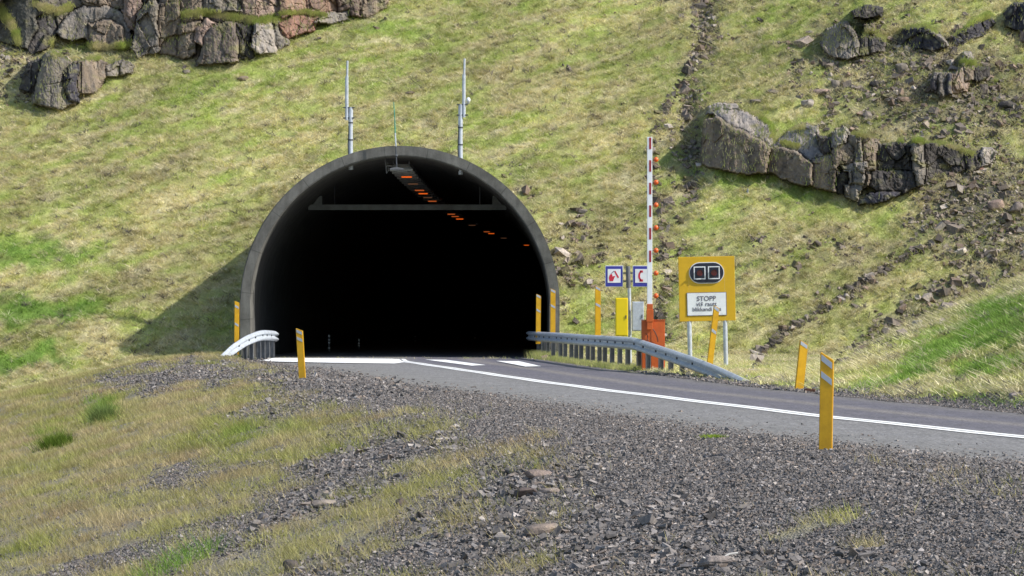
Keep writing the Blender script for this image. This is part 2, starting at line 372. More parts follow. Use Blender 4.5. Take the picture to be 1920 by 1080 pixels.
def concrete(name, c, sc=1.5, joints=False):
    m, t, b = new_mat(name); n = noise(t, sc, 10, .7); r = ramp(t, n.outputs[0], [(.3, tuple(x*.55 for x in c)), (.7, tuple(x*1.35 for x in c))])
    n2 = noise(t, sc*2.5, 6, .7, sc=(1, 1, .15)); r2 = ramp(t, n2.outputs[0], [(.4, (.72, .71, .69)), (.65, (1.08, 1.08, 1.06))]); cc = mul(t, r.outputs[0], r2.outputs[0])
    n3 = noise(t, 25, 5, .8); r3 = ramp(t, n3.outputs[0], [(.3, (.8, .8, .8)), (.7, (1.15, 1.15, 1.15))]); cc = mul(t, cc, r3.outputs[0])
    if joints:                                     # formwork joints every few degrees round the arch
        tc = nd(t, 'ShaderNodeTexCoord'); sx = nd(t, 'ShaderNodeSeparateXYZ'); t.links.new(tc.outputs['Object'], sx.inputs[0])
        sb = nd(t, 'ShaderNodeMath', operation='SUBTRACT'); t.links.new(sx.outputs[2], sb.inputs[0]); sb.inputs[1].default_value = HC
        an = nd(t, 'ShaderNodeMath', operation='ARCTAN2'); t.links.new(sb.outputs[0], an.inputs[0]); t.links.new(sx.outputs[0], an.inputs[1])
        mq = nd(t, 'ShaderNodeMath', operation='MULTIPLY'); t.links.new(an.outputs[0], mq.inputs[0]); mq.inputs[1].default_value = 3.6
        fr = nd(t, 'ShaderNodeMath', operation='FRACT'); t.links.new(mq.outputs[0], fr.inputs[0])
        rj = ramp(t, fr.outputs[0], [(0, (.45, .45, .44)), (.014, (.6, .6, .59)), (.022, (1, 1, 1)), (1, (1, 1, 1))]); cc = mul(t, cc, rj.outputs[0])
    t.links.new(cc, b.inputs['Base Color']); b.inputs['Roughness'].default_value = .9; bump(t, b, n3.outputs[0], .5, .02); return m
M['concrete'] = concrete('weathered_concrete', (.145, .142, .13), joints=True); M['lining'] = concrete('dark_lining', (.085, .084, .08))  # lining colour kept dark to put the tunnel's lack of light into it

# ------------------------------------------------------------------ terrain
def arch(r, xc, n=48, foot=-.4):                 # horseshoe outline from the left foot over the crown to the right foot
    p = [(xc-r+.02, foot)] + [(xc+r*math.cos(a), HC+r*math.sin(a)) for a in [math.pi-math.pi*k/n for k in range(n+1)]] + [(xc+r-.02, foot)]
    return p
def in_tube(X, Y, Zz, r):
    dx = np.abs(X-tunx(Y)); return (Y > PY+.02) & (((dx < r) & (Zz < HC)) | (dx*dx+(Zz-HC)**2 < r*r))
rows = np.concatenate([6*1.011**np.arange(0, 252), np.arange(95, 132, .11), np.arange(132, 160, .5), np.arange(160, 300, 5)])
rows = np.sort(rows[(rows < 95) | (rows >= 95)]); rows = rows[np.concatenate([[True], np.diff(rows) > .02])]
cols = np.concatenate([np.linspace(-1.2, -.21, 60)[:-1], np.linspace(-.21, .21, 460), np.linspace(.21, 1.2, 60)[1:]])
YY, TT = np.meshgrid(rows, cols, indexing='ij'); XX = TT*YY
ZZ = Z(XX, YY)
nr, ncl = XX.shape; idx = np.arange(nr*ncl).reshape(nr, ncl)
X1, Y1, Z1 = XX.ravel(), YY.ravel(), ZZ.ravel()
g, ch, gr, st = masks(X1, Y1, Z1)
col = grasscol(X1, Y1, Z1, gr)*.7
col = mix(col, np.array([.14, .125, .105]), np.clip(st*.9+.25*fbm(X1*2, Y1*2, 3), 0, 1))
fore = (Y1 < 98) & (nrm(X1, Y1) > 0)
col = np.where(fore[:, None], mix(col, np.array([.27, .215, .15]), np.full(len(X1), .7)), col)
quad = np.stack([idx[:-1, :-1], idx[:-1, 1:], idx[1:, 1:], idx[1:, :-1]], -1).reshape(-1, 4)
ins = in_tube(X1, Y1, Z1, (RO+RI)/2)
# lay the ground low under the road inside the tunnel and cut the hill where the tube passes
quad = quad[~ins[quad].any(1)]
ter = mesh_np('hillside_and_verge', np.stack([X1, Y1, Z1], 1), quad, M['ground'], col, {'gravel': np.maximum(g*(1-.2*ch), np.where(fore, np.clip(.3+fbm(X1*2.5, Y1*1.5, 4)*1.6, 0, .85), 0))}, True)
tag(ter, kind='structure')

# ------------------------------------------------------------------ road and its markings
ys = np.concatenate([np.arange(2, PY, .7), np.arange(PY, 250, 2.)])
def lat(Y, off):                                   # point at offset off to the near/left side of the centre line
    h = (XC(Y+1)-XC(Y-1))/2; L = math.sqrt(1+h*h); return (XC(Y)-off/L, Y+off*h/L)
V, Fq, AC = [], [], []; NCc = 17
for y in ys:
    hw, lw = float(hr(y)), float(hl(y))
    if y > PY: hw = lw = 4.95
    for k in range(NCc):
        t = k/(NCc-1); off = -hw+(hw+lw)*t
        edge = .12*math.sin(y*1.7)+.1*math.sin(y*4.1) if k in (0, NCc-1) and y < 96 else 0
        x, yy = lat(float(y), off+(edge if k else -edge))
        V.append((x, yy, .004+.02*(1-abs(2*t-1))-.012)); AC.append(t)
for i in range(len(ys)-1):
    for k in range(NCc-1):
        a = i*NCc+k; Fq.append((a, a+1, a+NCc+1, a+NCc))
road = mesh_np('road', np.array(V), Fq, M['road'], None, {'across': AC}, True); tag(road, kind='structure')
def strip(o0, o1, y0, y1, name='centre_line', dz=.0175, st_=.6):
    Vv, Ff = [], []; yy = np.arange(y0, y1+.01, st_)
    for y in yy:
        wob = .02*math.sin(y*.9)
        for o in (o0+wob, o1+wob): x, q = lat(float(y), o); Vv.append((x, q, dz))
    for i in range(len(yy)-1): Ff.append((2*i, 2*i+1, 2*i+3, 2*i+2))
    return Vv, Ff
Vv, Ff = strip(.03, .17, 4, 98.); V2, F2 = strip(-.15, -.02, 4, 98.)
Vv2 = Vv+V2; Ff2 = Ff+[tuple(q+len(Vv) for q in f) for f in F2]
tag(mesh_np('centre_line', np.array(Vv2), Ff2, M['paint'], smooth=True), kind='structure')
def patch(name, pts):
    P = []
    for px, py in pts: Y = F*(EYE-.02)/(py-HY); P.append(((px-CX)*Y/F, Y, .021))
    bm = bmesh.new(); f = bm.faces.new([bm.verts.new(p) for p in P]); bmesh.ops.triangulate(bm, faces=[f])
    me = bpy.data.meshes.new(name); bm.to_mesh(me); bm.free(); me.materials.append(M['paint'])
    for p in me.polygons:
        if p.normal.z < 0: p.flip()
    o = bpy.data.objects.new(name, me); C.objects.link(o); tag(o, kind='structure')
patch('white_mark', [(487, 676.5), (512, 671.2), (620, 671.6), (737, 672.6), (758, 679), (740, 681.5), (620, 680), (525, 678)])  # plain white areas laid flat on both lanes before the portal
patch('white_mark', [(797, 674.2), (836, 674.6), (911, 684.4), (884, 685.6)])
patch('white_mark', [(930, 676.6), (973, 677.2), (1015, 686.6), (985, 687.2)])

# ------------------------------------------------------------------ tunnel
tun = thing('tunnel', 'round concrete tunnel mouth with a black interior set into the grassy hillside', 'tunnel', (tunx(PY), PY, 0))
bm = MB(); bm.bm.free(); bm = MB()
o_, i_ = arch(RO, 0, 64), arch(RI, 0, 64)
n = len(o_)
def sweep(mb, outl, path, closed=False):
    prev = None
    for (dx, y, sc) in path:
        rg = [mb.bm.verts.new((x+dx, y, z)) for x, z in outl]
        if prev:
            for k in range(len(rg)-1): mb.bm.faces.new((prev[k], prev[k+1], rg[k+1], rg[k]))
        prev = rg
    return prev
mb = MB()
A = [mb.bm.verts.new((x, 0, z)) for x, z in o_]; B = [mb.bm.verts.new((x, 0, z)) for x, z in i_]
A2 = [mb.bm.verts.new((x, 1.2, z)) for x, z in o_]; B2 = [mb.bm.verts.new((x, 1.2, z)) for x, z in i_]
for k in range(n-1):
    for P, Q in ((A, B), (B, B2), (B2, A2), (A2, A)): mb.bm.faces.new((P[k], P[k+1], Q[k+1], Q[k]))
bmesh.ops.bevel(mb.bm, geom=[e for e in mb.bm.edges if all(abs(v.co.y) < 1e-4 for v in e.verts) and all((v in A) for v in e.verts) or all((v in B) for v in e.verts)], offset=.03, segments=2, affect='EDGES')
mb.build('portal_ring', M['concrete'], tun, True)
mb = MB()
path = [(float(tunx(y)-tunx(PY)), y-PY, 1) for y in np.concatenate([np.arange(PY+1.2, 130, 3), np.arange(130, 250, 6)])]
sweep(mb, arch(RO-.002, 0, 48), path[:14]); mb.build('outer_shell', M['concrete'], tun, True)
mb = MB(); last = sweep(mb, arch(RI+.003, 0, 48), path); mb.bm.faces.new(last); mb.build('lining', M['lining'], tun, True)
by = 108.; bx = float(tunx(by)-tunx(PY)); bz = 4.97; hw = math.sqrt(RI**2-(bz-HC)**2)
mb = MB(); mb.box((bx, by-PY, bz), (2*hw-.06, .14, .15)); mb.box((bx, by-PY-.1, bz+.08), (2*hw-.16, .05, .05)); bo = mb.build('crossbeam', M['beam'], tun)
for s_ in (-1, 1):
    mb = MB(); q = [(bx+s_*(hw-.50), bz+.078), (bx+s_*(hw-.16), bz+.078), (bx+s_*(hw-.42), bz+.40), (bx+s_*(hw-.50), bz+.40)]
    mb.prism(q if s_ > 0 else q[::-1], by-PY-.12, by-PY+.06); mb.build('beam_bracket', M['beam'], tun)
    mb = MB(); mb.tube([(bx+s_*2.45, by-PY, bz+.1), (bx+s_*2.45, by-PY, HC+math.sqrt(RI**2-2.45**2))], .02, 6); mb.build('hanger_rod', M['dark'], tun)

# luminaires along the crown
def luminaire(mat):
    t = thing('tunnel_light', 'x', 'light')
    mb = MB(); mb.box((0, 0, 0), (.74, .34, .075), bev=.01); mb.box((0, .02, .0605), (.66, .2, .045)); h = mb.build('housing', M['ltgrey'], t)
    for s_ in (-.25, .25):
        mb = MB(); mb.box((s_, 0, .19), (.03, .03, .21)); mb.build('hanger', M['dark'], t)
    mb = MB(); mb.box((.03, -.03, -.052), (.34, .30, .028), bev=.006); mb.build('lamp', mat, t)
    return t
protos = {k: None for k in ('hot', 'mid', 'dim', 'off')}
LY = [(102.6, 'off'), (104.6, 'off'), (106.6, 'hot'), (108.6, 'off'), (110.5, 'off'), (112.4, 'dim'), (114.4, 'off'), (116.4, 'off'), (118.2, 'mid'), (119.8, 'off'), (123.4, 'off'), (121.4, 'hot'), (125.5, 'dim'), (129.6, 'mid'), (134.6, 'hot'), (139, 'dim'), (146.5, 'mid'), (150, 'mid'), (154, 'hot'), (165, 'dim'), (178, 'mid'), (182, 'hot'), (193, 'dim'), (213, 'hot')]
lab = {'hot': 'long ceiling luminaire glowing strong orange in the row receding down the black tunnel', 'mid': 'ceiling luminaire glowing medium orange in the row under the tunnel crown',
       'dim': 'ceiling luminaire glowing faintly orange in the row under the tunnel crown', 'off': 'grey unlit ceiling luminaire box in the row just inside the tunnel crown'}
for y, k in LY:
    if protos[k] is None: protos[k] = o = luminaire(M['lamp_'+k] if k != 'off' else M['ltgrey'])
    else: o = copy_tree(protos[k])
    o.location = (float(tunx(y))+.0, y, 6.0); o.scale = (1, 1, 1)
    o['label'] = lab[k]; o['group'] = 'orange lights along the tunnel roof'
# cable ladder the lights hang beside
mb = MB(); 
for y in np.arange(103.2, 150, 1.2): mb.box((float(tunx(y)), y, 6.19), (.46, .10, .03))
for s_ in (-.23, .23): mb.tube([(float(tunx(y))+s_, y, 6.19) for y in np.arange(103, 152, 4)], .02, 4)
tag(mb.build('cable_ladder', M['ltgrey']), 'grey cable ladder running along the tunnel crown above the lights', 'cable ladder')
# faint reflectors inside
for i, (px, pt, Y, L) in enumerate([(617, 627, 119, 'leftmost'), (673, 634, 128, 'second from the left'), (779, 648, 150, 'third from the left'), (890, 657, 170, 'rightmost')]):
    p = at(px, pt, Y); t = thing('tunnel_marker', f'slim dark marker post with pale dashes inside the tunnel, {L} of four', 'marker', (p.x, Y, 0), group='marker posts inside the tunnel')
    mb = MB(); mb.box((0, 0, p.z/2), (.07, .03, p.z)); mb.build('post', M['dark'], t)
    for z in (p.z-.06, p.z-.2, .32, .12):
        mb = MB(); mb.box((0, -.022, z), (.075, .01, .06), ry=.35); mb.build('reflector', M['white'], t)

# ------------------------------------------------------------------ masts and antennas over the portal
def mast(px0, pyb, Y, top, label, lamp):
    s = F/Y; b = at(px0, pyb, Y); t = thing('antenna_mast', label, 'mast', (b.x, Y, b.z-.6))
    H = (pyb-top)/s+.6; h1 = H*.575+(.12 if lamp else 0)
    mb = MB(); mb.tube([(0, 0, 0), (-.015, 0, h1*.5), (-.005, 0, h1)], .075, 12); mb.build('lower_tube', M['galv'], t, True)
    ox = -.13 if not lamp else .10
    mb = MB(); mb.tube([(ox, -.02, h1-.42), (ox, -.02, H-.55), (ox+.01, -.02, H-.5)], .055, 10); mb.build('upper_tube', M['galv'], t, True)
    mb = MB(); mb.tube([(ox+.01, -.02, H-.5), (ox+.02, -.02, H)], .035, 8); mb.build('tip', M['galv'], t, True)
    for z in (h1-.35, h1-.02):
        mb = MB(); mb.box((ox/2, 0, z), (.36, .13, .035), bev=.005); mb.build('clamp', M['dark'], t)
    for z in (.95, 1.5, 2.0):
        if z < h1-.5: mb = MB(); mb.tube([(-.012, 0, z-.02), (-.012, 0, z+.02)], .086, 12); mb.build('band', M['dark'], t)
    mb = MB(); mb.tube([(-.07, -.05, .1), (-.09, -.06, h1*.4), (-.06, -.05, h1*.7)], .014, 6); mb.build('cable', M['black'], t)
    if lamp:
        mb = MB(); mb.tube([(ox, 0, h1+.03), (.28, 0, h1+.03)], .018, 6); a = mb.build('lamp_arm', M['galv'], t)
        mb = MB(); mb.ball((.24, -.02, h1+.13), .07, (1, 1, 1.25)); mb.build('sensor_dome', M['white'], t, True)
mast(658, 283, 102.2, 114, 'slim galvanised antenna mast left of the crown, no white dome on it', False)
mast(864, 292, 102.2, 110, 'slim galvanised antenna mast right of the crown with a small white dome', True)
b = at(744, 316, 100.9)
t = thing('whip_antenna', 'thin green and silver whip antenna fixed to the top of the tunnel mouth', 'antenna', b)
mb = MB(); mb.tube([(0, .0, 0), (-.02, 0, .42), (-.03, 0, .75)], .022, 8); mb.build('rod', M['dark'], t)
mb = MB(); mb.tube([(-.03, 0, .70), (-.05, 0, 1.12)], .024, 8); mb.build('ferrule', M['galv'], t)
mb = MB(); mb.tube([(-.05, 0, 1.12), (-.07, 0, 1.7), (-.1, 0, 2.1)], .02, 8, r2=.012); mb.build('whip', M['green_rod'], t)
mb = MB(); mb.prism([(-.22, .0), (0, .05), (.22, .0), (.2, -.04), (-.2, -.04)], -.1, .1); mb.build('base_plate', M['galv_dull'], t)
mb = MB(); mb.box((0, .2, .42), (.06, .55, .06)); mb.build('bracket', M['galv_dull'], t)
b = at(724, 312, 102.4)
t = thing('panel_antenna', 'small grey upright antenna on a short arm under the tunnel crown', 'antenna', b)
mb = MB(); mb.tube([(-.03, 0, .22), (0, 0, 0), (.02, 0, -.22)], .025, 8); mb.build('element', M['galv_dull'], t)
mb = MB(); mb.tube([(.05, .05, .14), (.07, .05, -.14), (0, 0, -.22)], .015, 6); mb.build('loop', M['galv_dull'], t)
mb = MB(); mb.tube([(0, 0, .03), (.34, .05, .01)], .022, 8); mb.build('arm', M['galv_dull'], t)

# ------------------------------------------------------------------ guardrails
def resample(P, step):
    P = [Vector(p) for p in P]; out = [P[0]]; 
    for a, b in zip(P, P[1:]):
        m = max(1, int((b-a).length/step))
        out += [a.lerp(b, (k+1)/m) for k in range(m)]
    # smooth
    for _ in range(1): out = [out[0]]+[(out[i-1]+out[i]*2+out[i+1])/4 for i in range(1, len(out)-1)]+[out[-1]]
    return out
def guardrail(name, label, top, face, posts, pm, curl=0):
    """top: points along the rail's top edge; face: +1 when the traffic side is at the left of the direction of travel"""
    o0 = top[0]; t = thing(name, label, 'guardrail', (o0[0], o0[1], 0)); O = Vector((o0[0], o0[1], 0))
    P = resample(top, .4)
    prof = [(.0, 0), (.03, -.012), (.082, -.055), (.082, -.095), (.012, -.135), (.012, -.175), (.082, -.215), (.082, -.255), (.03, -.298), (.0, -.31)]
    mb = MB(); prev = None; L = len(P)
    for i, p in enumerate(P):
        d = (P[min(i+1, L-1)]-P[max(i-1, 0)]); d.z = 0; d.normalize(); sd_ = Vector((-d.y, d.x, 0))*face
        front = [mb.bm.verts.new(p-O+sd_*u+Vector((0, 0, v))) for u, v in prof]
        back = [mb.bm.verts.new(p-O+sd_*(u-.006)+Vector((0, 0, v))) for u, v in prof]
        if prev:
            for k in range(len(prof)-1):
                mb.bm.faces.new((prev[0][k], prev[0][k+1], front[k+1], front[k])); mb.bm.faces.new((prev[1][k+1], prev[1][k], back[k], back[k+1]))
            for e in (0, -1): mb.bm.faces.new((prev[0][e], front[e], back[e], prev[1][e]))
        prev = (front, back)
    mb.build('rail', M['galv'], t, True)
    cum = [0]
    for a, b in zip(P, P[1:]): cum.append(cum[-1]+(b-a).length)
    for dist in posts:
        i = min(range(L), key=lambda k: abs(cum[k]-dist)); p = P[i]
        d = (P[min(i+1, L-1)]-P[max(i-1, 0)]); d.z = 0; d.normalize(); sd_ = Vector((-d.y, d.x, 0))*face
        h = p.z+.0; g0 = float(Z(p.x, p.y))-.15
        if h-g0 < .3: continue
        c = p-O-sd_*.075; an = math.atan2(d.y, d.x)
        mb = MB(); top_ = h-.05
        c = p-O-sd_*.10
        mb.box((c.x, c.y, (top_+g0)/2), (.012, .115, top_-g0), rz=an); mb.box((*(c+sd_*.055+d*.03).to_2d(), (top_+g0)/2), (.06, .012, top_-g0-.01), rz=an); mb.box((*(c-sd_*.055+d*.03).to_2d(), (top_+g0)/2), (.06, .012, top_-g0-.01), rz=an)
        mb.build('post', pm, t)
        c2 = p-O-sd_*.02; mb = MB(); mb.box((c2.x, c2.y, h-.155), (.075, .06, .10), rz=an); mb.build('spacer', M['galv_dull'], t)
        c3 = p-O+sd_*.02; mb = MB(); mb.box((c3.x, c3.y, h-.155), (.10, .03, .055), rz=an, bev=.006); mb.build('bolt', M['dark'], t)
    return t
rt = [(.55, 105, .83), (.66, 102.5, .83), (1.0, 99, .83), (1.36, 96, .83), (1.97, 89.4, .82), (2.65, 81.8, .82), (3.03, 79, .81), (3.62, 75, .60), (4.08, 72, .43), (4.45, 69, .26), (4.87, 65.2, .02)]
guardrail('guardrail', 'long grey steel guardrail from the tunnel mouth past the barrier, dipping into the gravel', rt, -1, [.4+1.42*k for k in range(24)], M['galv_dull'])
lt = [(-7.5, 101.0, .80), (-7.36, 100.4, .83), (-7.42, 99.4, .87), (-7.55, 97.5, .90), (-7.62, 96, .88), (-7.85, 94.2, .74), (-8.1, 92.4, .49), (-8.3, 90.8, .18), (-8.4, 90.0, .03)]
guardrail('guardrail', 'short bright guardrail left of the tunnel mouth, curving down into the verge', lt, 1, [.5, 1.2, 2.2, 3.2, 4.2, 5.3, 6.5, 7.6], M['galv_dull'])

# ------------------------------------------------------------------ delineator posts
def delineator(px, Y, top, label, wpx, lean=0, yaw=0, bands=(0., .17), slant=1, base=None):
    s = F/Y; b = on(px, Y) if base is None else at(px, base, Y); ht = (proj(b.x, Y, b.z)[1]-top)/s; wd = wpx/s
    t = thing('marker_post', label, 'marker post', b, (0, R(lean), R(yaw)), 'yellow marker posts along the road')
    d = .035; sl = .28*wd*slant*1.6
    L, Rr = (-wd/2, wd/2); zt = lambda x: ht-sl*(x+wd/2)/wd if slant > 0 else ht+sl*(x-wd/2)/wd
    mb = MB(); mb.prism([(L, -.15), (Rr, -.15), (Rr, zt(Rr)), (L, zt(L))], -d, d)
    bmesh.ops.bevel(mb.bm, geom=mb.bm.edges[:], offset=.006, segments=2, affect='EDGES'); mb.build('post', M['yellow'], t)
    bw = .065
    for k in bands:
        z0 = k+.015
        mb = MB(); mb.prism([(L+.012, zt(L)-z0-bw), (Rr-.012, zt(Rr)-z0-bw), (Rr-.012, zt(Rr)-z0), (L+.012, zt(L)-z0)], -d-.004, -d+.002); mb.build('reflector', M['refl'], t)
    return t
delineator(1548, 33.05, 660, 'broad yellow marker post standing nearest the camera in front of the road', 24.5, 1.0, -12, (.01, .18), 1.4)
delineator(1498, 59.0, 645, 'yellow marker post leaning right on the gravel across the road beyond the rail end', 16, 6, 10, (.0,), -1)
delineator(1330, 70.6, 577, 'leaning yellow marker post rising above the rail in front of the warning board', 11, 7, 8, (.0, .5), -1, 688)
delineator(1121, 86.6, 540, 'upright yellow marker post on the long guardrail left of the service signs', 10.5, 0, 5, (.0, .45), -1, 636)
delineator(1036.5, 98.1, 545, 'yellow marker post in front of the right side of the tunnel ring', 9.5, .3, 0, (.0, .47), -1, 634)
delineator(1009, 101., 555, 'yellow marker post at the far end of the long guardrail against the black tunnel', 9, .6, 0, (.0, .45), -1, 636)
delineator(567, 71.0, 615, 'yellow marker post at the left road edge in front of the white band on the road', 12.5, -3.6, -8, (.01, .17), 1)
delineator(443.5, 93.9, 564, 'yellow marker post behind the short guardrail, left of the tunnel ring', 8.5, .5, 0, (.1, .62), 1, 655)

# ------------------------------------------------------------------ raised barrier
Y = 78.2; s = F/Y; b = on(1223.5, Y); zz = lambda py: EYE-(py-HY)/s-b.z; xx = lambda px: (px-1223.5)/s
t = thing('road_barrier', 'orange barrier cabinet with its red and white boom raised upright', 'barrier', b)
mb = MB(); mb.box((xx(1224.5), 0, (zz(601)+0)/2), (.56, .42, zz(601)+.0), bev=.012); cab = mb.build('cabinet', M['orange'], t)
mb = MB(); mb.box((xx(1224.5), 0, zz(600)), (.58, .44, .02)); mb.build('lid', M['orange'], cab)
mb = MB(); mb.box((xx(1232), -.214, zz(655)), (.30, .012, .9)); mb.build('door_panel', M['orange'], cab)
mb = MB(); mb.box((xx(1217.5), -.27, (zz(570)+zz(618))/2), (.145, .10, zz(570)-zz(618)), bev=.008); mb.box((xx(1217.5), -.27, zz(592)), (.17, .12, .3), bev=.008); mb.build('boom_holder', M['orange'], t)
mb = MB(); mb.box((xx(1217.2), -.27, (zz(258)+zz(571))/2), (.125, .06, zz(258)-zz(571)), bev=.008); arm = mb.build('boom', M['white'], t)
for k in range(6):
    c = 270+42.2*k; mb = MB(); mb.box((xx(1218.2), -.302, zz(c)), (.052, .006, 21.5/s)); mb.build('red_stripe', M['red'], arm)
for k in range(7):
    c = 300.5+42.4*k; mb = MB(); mb.tube([(xx(1221), -.27, zz(c)), (xx(1228), -.27, zz(c))], .014, 6); a = mb.build('lamp_bracket', M['galv_dull'], arm)
    mb = MB(); mb.ball((xx(1229), -.275, zz(c)), .062, (1, .9, 1.05)); mb.build('warning_lamp', M['orange_lens'], arm, True)
mb = MB(); mb.tube([(xx(1222+4*math.sin(q*2.4)+q*8), -.30+.05*q, zz(615+26*q)) for q in [k/12 for k in range(13)]], .011, 6); mb.build('cable', M['black'], t)
mb = MB(); mb.tube([(xx(1210+6*q+2*math.sin(q*6)), -.235, zz(625+14*q)) for q in [k/8 for k in range(9)]], .009, 6); mb.build('cable', M['black'], t)

# ------------------------------------------------------------------ stop board
Y = 82.; s = F/Y; b = on(1328.5, Y); zz = lambda py: EYE-(py-HY)/s-b.z; xx = lambda px: (px-1328.5)/s
t = thing('warning_board', 'big yellow board with two dark signal lamps and a white STOPP plate on two legs', 'sign', b, (0, R(-1.2), 0))
for px in (1294.5, 1361.5):
    mb = MB(); mb.tube([(xx(px), .04, -.2), (xx(px), .04, zz(500))], .058, 14); mb.build('leg', M['galv'], t, True)
mb = MB(); mb.box((xx(1328.5), 0, (zz(481)+zz(602))/2), (1.44, .035, zz(481)-zz(602)), bev=.008); pan = mb.build('panel', M['sign_yellow'], t)
zc = zz(511.5)
def stad(w_, h_, cx_=0, cz=0, n_=14):
    r = h_/2; return [(cx_+(w_/2-r)+r*math.cos(a), cz+r*math.sin(a)) for a in [-math.pi/2+math.pi*k/n_ for k in range(n_+1)]]+[(cx_-(w_/2-r)+r*math.cos(a), cz+r*math.sin(a)) for a in [math.pi/2+math.pi*k/n_ for k in range(n_+1)]]
mb = MB(); mb.ring(stad(.90, .545, 0, zc), stad(.86, .505, 0, zc), -.032, -.018); mb.build('white_border', M['white'], t)
mb = MB(); mb.prism(stad(.86, .505, 0, zc), -.05, -.018); hs = mb.build('signal_housing', M['navy'], t)
for sx in (-.18, .185):
    cxm = sx-.0; q = .15; r_ = .165
    o1 = [(cxm-q, zc-r_), (cxm+q, zc-r_), (cxm+q, zc+r_), (cxm-q, zc+r_)]; q2 = q-.026; r2_ = r_-.026
    o2 = [(cxm-q2, zc-r2_), (cxm+q2, zc-r2_), (cxm+q2, zc+r2_), (cxm-q2, zc+r2_)]
    mb = MB(); mb.ring(o1, o2, -.058, -.048); sg = mb.build('signal_frame', M['white'], t)
    mb = MB(); mb.tube([(cxm+.0, -.05, zc), (cxm, -.085, zc)], .078, 16); mb.build('signal_lens', M['lens'], sg, True)
    mb = MB(); vs = [(cxm+.095*math.cos(a), zc+.095*math.sin(a)) for a in [math.pi*k/8 for k in range(9)]]; vi = [(cxm+.085*math.cos(a), zc+.085*math.sin(a)) for a in [math.pi*k/8 for k in range(8, -1, -1)]]
    mb.prism(vs+vi, -.14, -.051); mb.build('visor', M['navy'], sg)
mb = MB(); mb.box((xx(1327.5), -.024, zz(570)), (1.02, .012, .60)); mb.build('plate_edge', M['text'], t)
mb = MB(); mb.box((xx(1327.5), -.030, zz(570)), (.985, .012, .57)); pl = mb.build('text_plate', M['white'], t)
def text(body, size, loc, parent, mat, bold=0.):
    cu = bpy.data.curves.new('lettering', 'FONT'); cu.body = body; cu.size = size; cu.align_x = 'CENTER'; cu.extrude = .002; cu.offset = bold
    o = bpy.data.objects.new('t', cu); C.objects.link(o); dg = bpy.context.evaluated_depsgraph_get(); me = bpy.data.meshes.new_from_object(o.evaluated_get(dg))
    bpy.data.objects.remove(o); me.name = 'lettering'; me.materials.clear(); me.materials.append(mat)
    m = bpy.data.objects.new('lettering', me); C.objects.link(m); m.parent = parent; m.location = loc; m.rotation_euler = (R(90), 0, 0); return m
text('STOPP', .17, (xx(1327), -.040, zz(563.7)), pl, M['text'], .002)
text('við rautt', .15, (xx(1327), -.040, zz(573.6)), pl, M['text'], .0014)
text('blikkandi ljós', .142, (xx(1327.5), -.040, zz(583)), pl, M['text'], .0014)

# ------------------------------------------------------------------ service signs, cabinets
Y = 84.; s = F/Y; b = on(1180, Y); zz = lambda py: EYE-(py-HY)/s-b.z; xx = lambda px: (px-1180)/s
t = thing('service_sign', 'grey post carrying two square blue service signs, fire extinguisher and telephone', 'sign', b)
mb = MB(); mb.tube([(xx(1182), 0, -.2), (xx(1180), 0, zz(548)), (xx(1178.5), 0, zz(503))], .045, 12); mb.build('pole', M['galv'], t, True)
mb = MB(); mb.tube([(xx(1178.5), -.0, zz(540)), (xx(1177.5), -.0, zz(499))], .062, 12); mb.build('sleeve', M['galv_dull'], t, True)
mb = MB(); mb.box((xx(1177), .055, zz(512)), (.8, .03, .04)); mb.box((xx(1177), .055, zz(527)), (.8, .03, .04)); mb.build('bracket', M['galv_dull'], t)
def ssign(px, w_=.47, h_=.56):
    c = xx(px); z0 = zz(518)
    mb = MB(); mb.box((c, -.0, z0), (w_, .02, h_), bev=.004); p = mb.build('sign_panel', M['white'], t)
    mb = MB(); mb.box((c, -.012, z0), (w_-.03, .008, h_-.03)); mb.build('blue_field', M['blue'], p)
    mb = MB(); mb.box((c, -.018, z0+.01), (w_-.13, .008, h_-.2)); mb.build('white_field', M['white'], p)
    return c, z0, p
c, z0, p = ssign(1151.5)
hand = [(-.12, -.13), (-.03, -.13), (.0, -.05), (.03, .0), (-.01, .01), (-.04, -.01), (-.05, .05), (-.09, .06), (-.12, .02), (-.14, -.04)]
mb = MB(); mb.prism([(c+x, z0+z+.0) for x, z in hand], -.026, -.021); mb.build('hand_symbol', M['sign_red'], p)
mb = MB(); mb.prism([(c+x, z0+z) for x, z in [(.0, .13), (.03, .145), (.13, -.03), (.095, -.05)]], -.026, -.021); mb.build('extinguisher_symbol', M['sign_red'], p)
mb = MB(); mb.prism([(c+x, z0+z) for x, z in [(-.09, .07), (-.075, .06), (.005, .13), (-.01, .145)]], -.026, -.021); mb.build('hose_symbol', M['text'], p)
c, z0, p = ssign(1203)
ph = [(.03+.12*math.cos(a), .01+.15*math.sin(a)) for a in [R(115+130*k/10) for k in range(11)]]+[(.03+.07*math.cos(a), .01+.11*math.sin(a)) for a in [R(235-110*k/8) for k in range(9)]]
mb = MB(); mb.prism([(c+x, z0+z) for x, z in ph], -.026, -.021); mb.box((c-.005, -.0235, z0+.125), (.08, .005, .055)); mb.box((c-.01, -.0235, z0-.11), (.09, .005, .06)); mb.build('telephone_symbol', M['sign_red'], p)
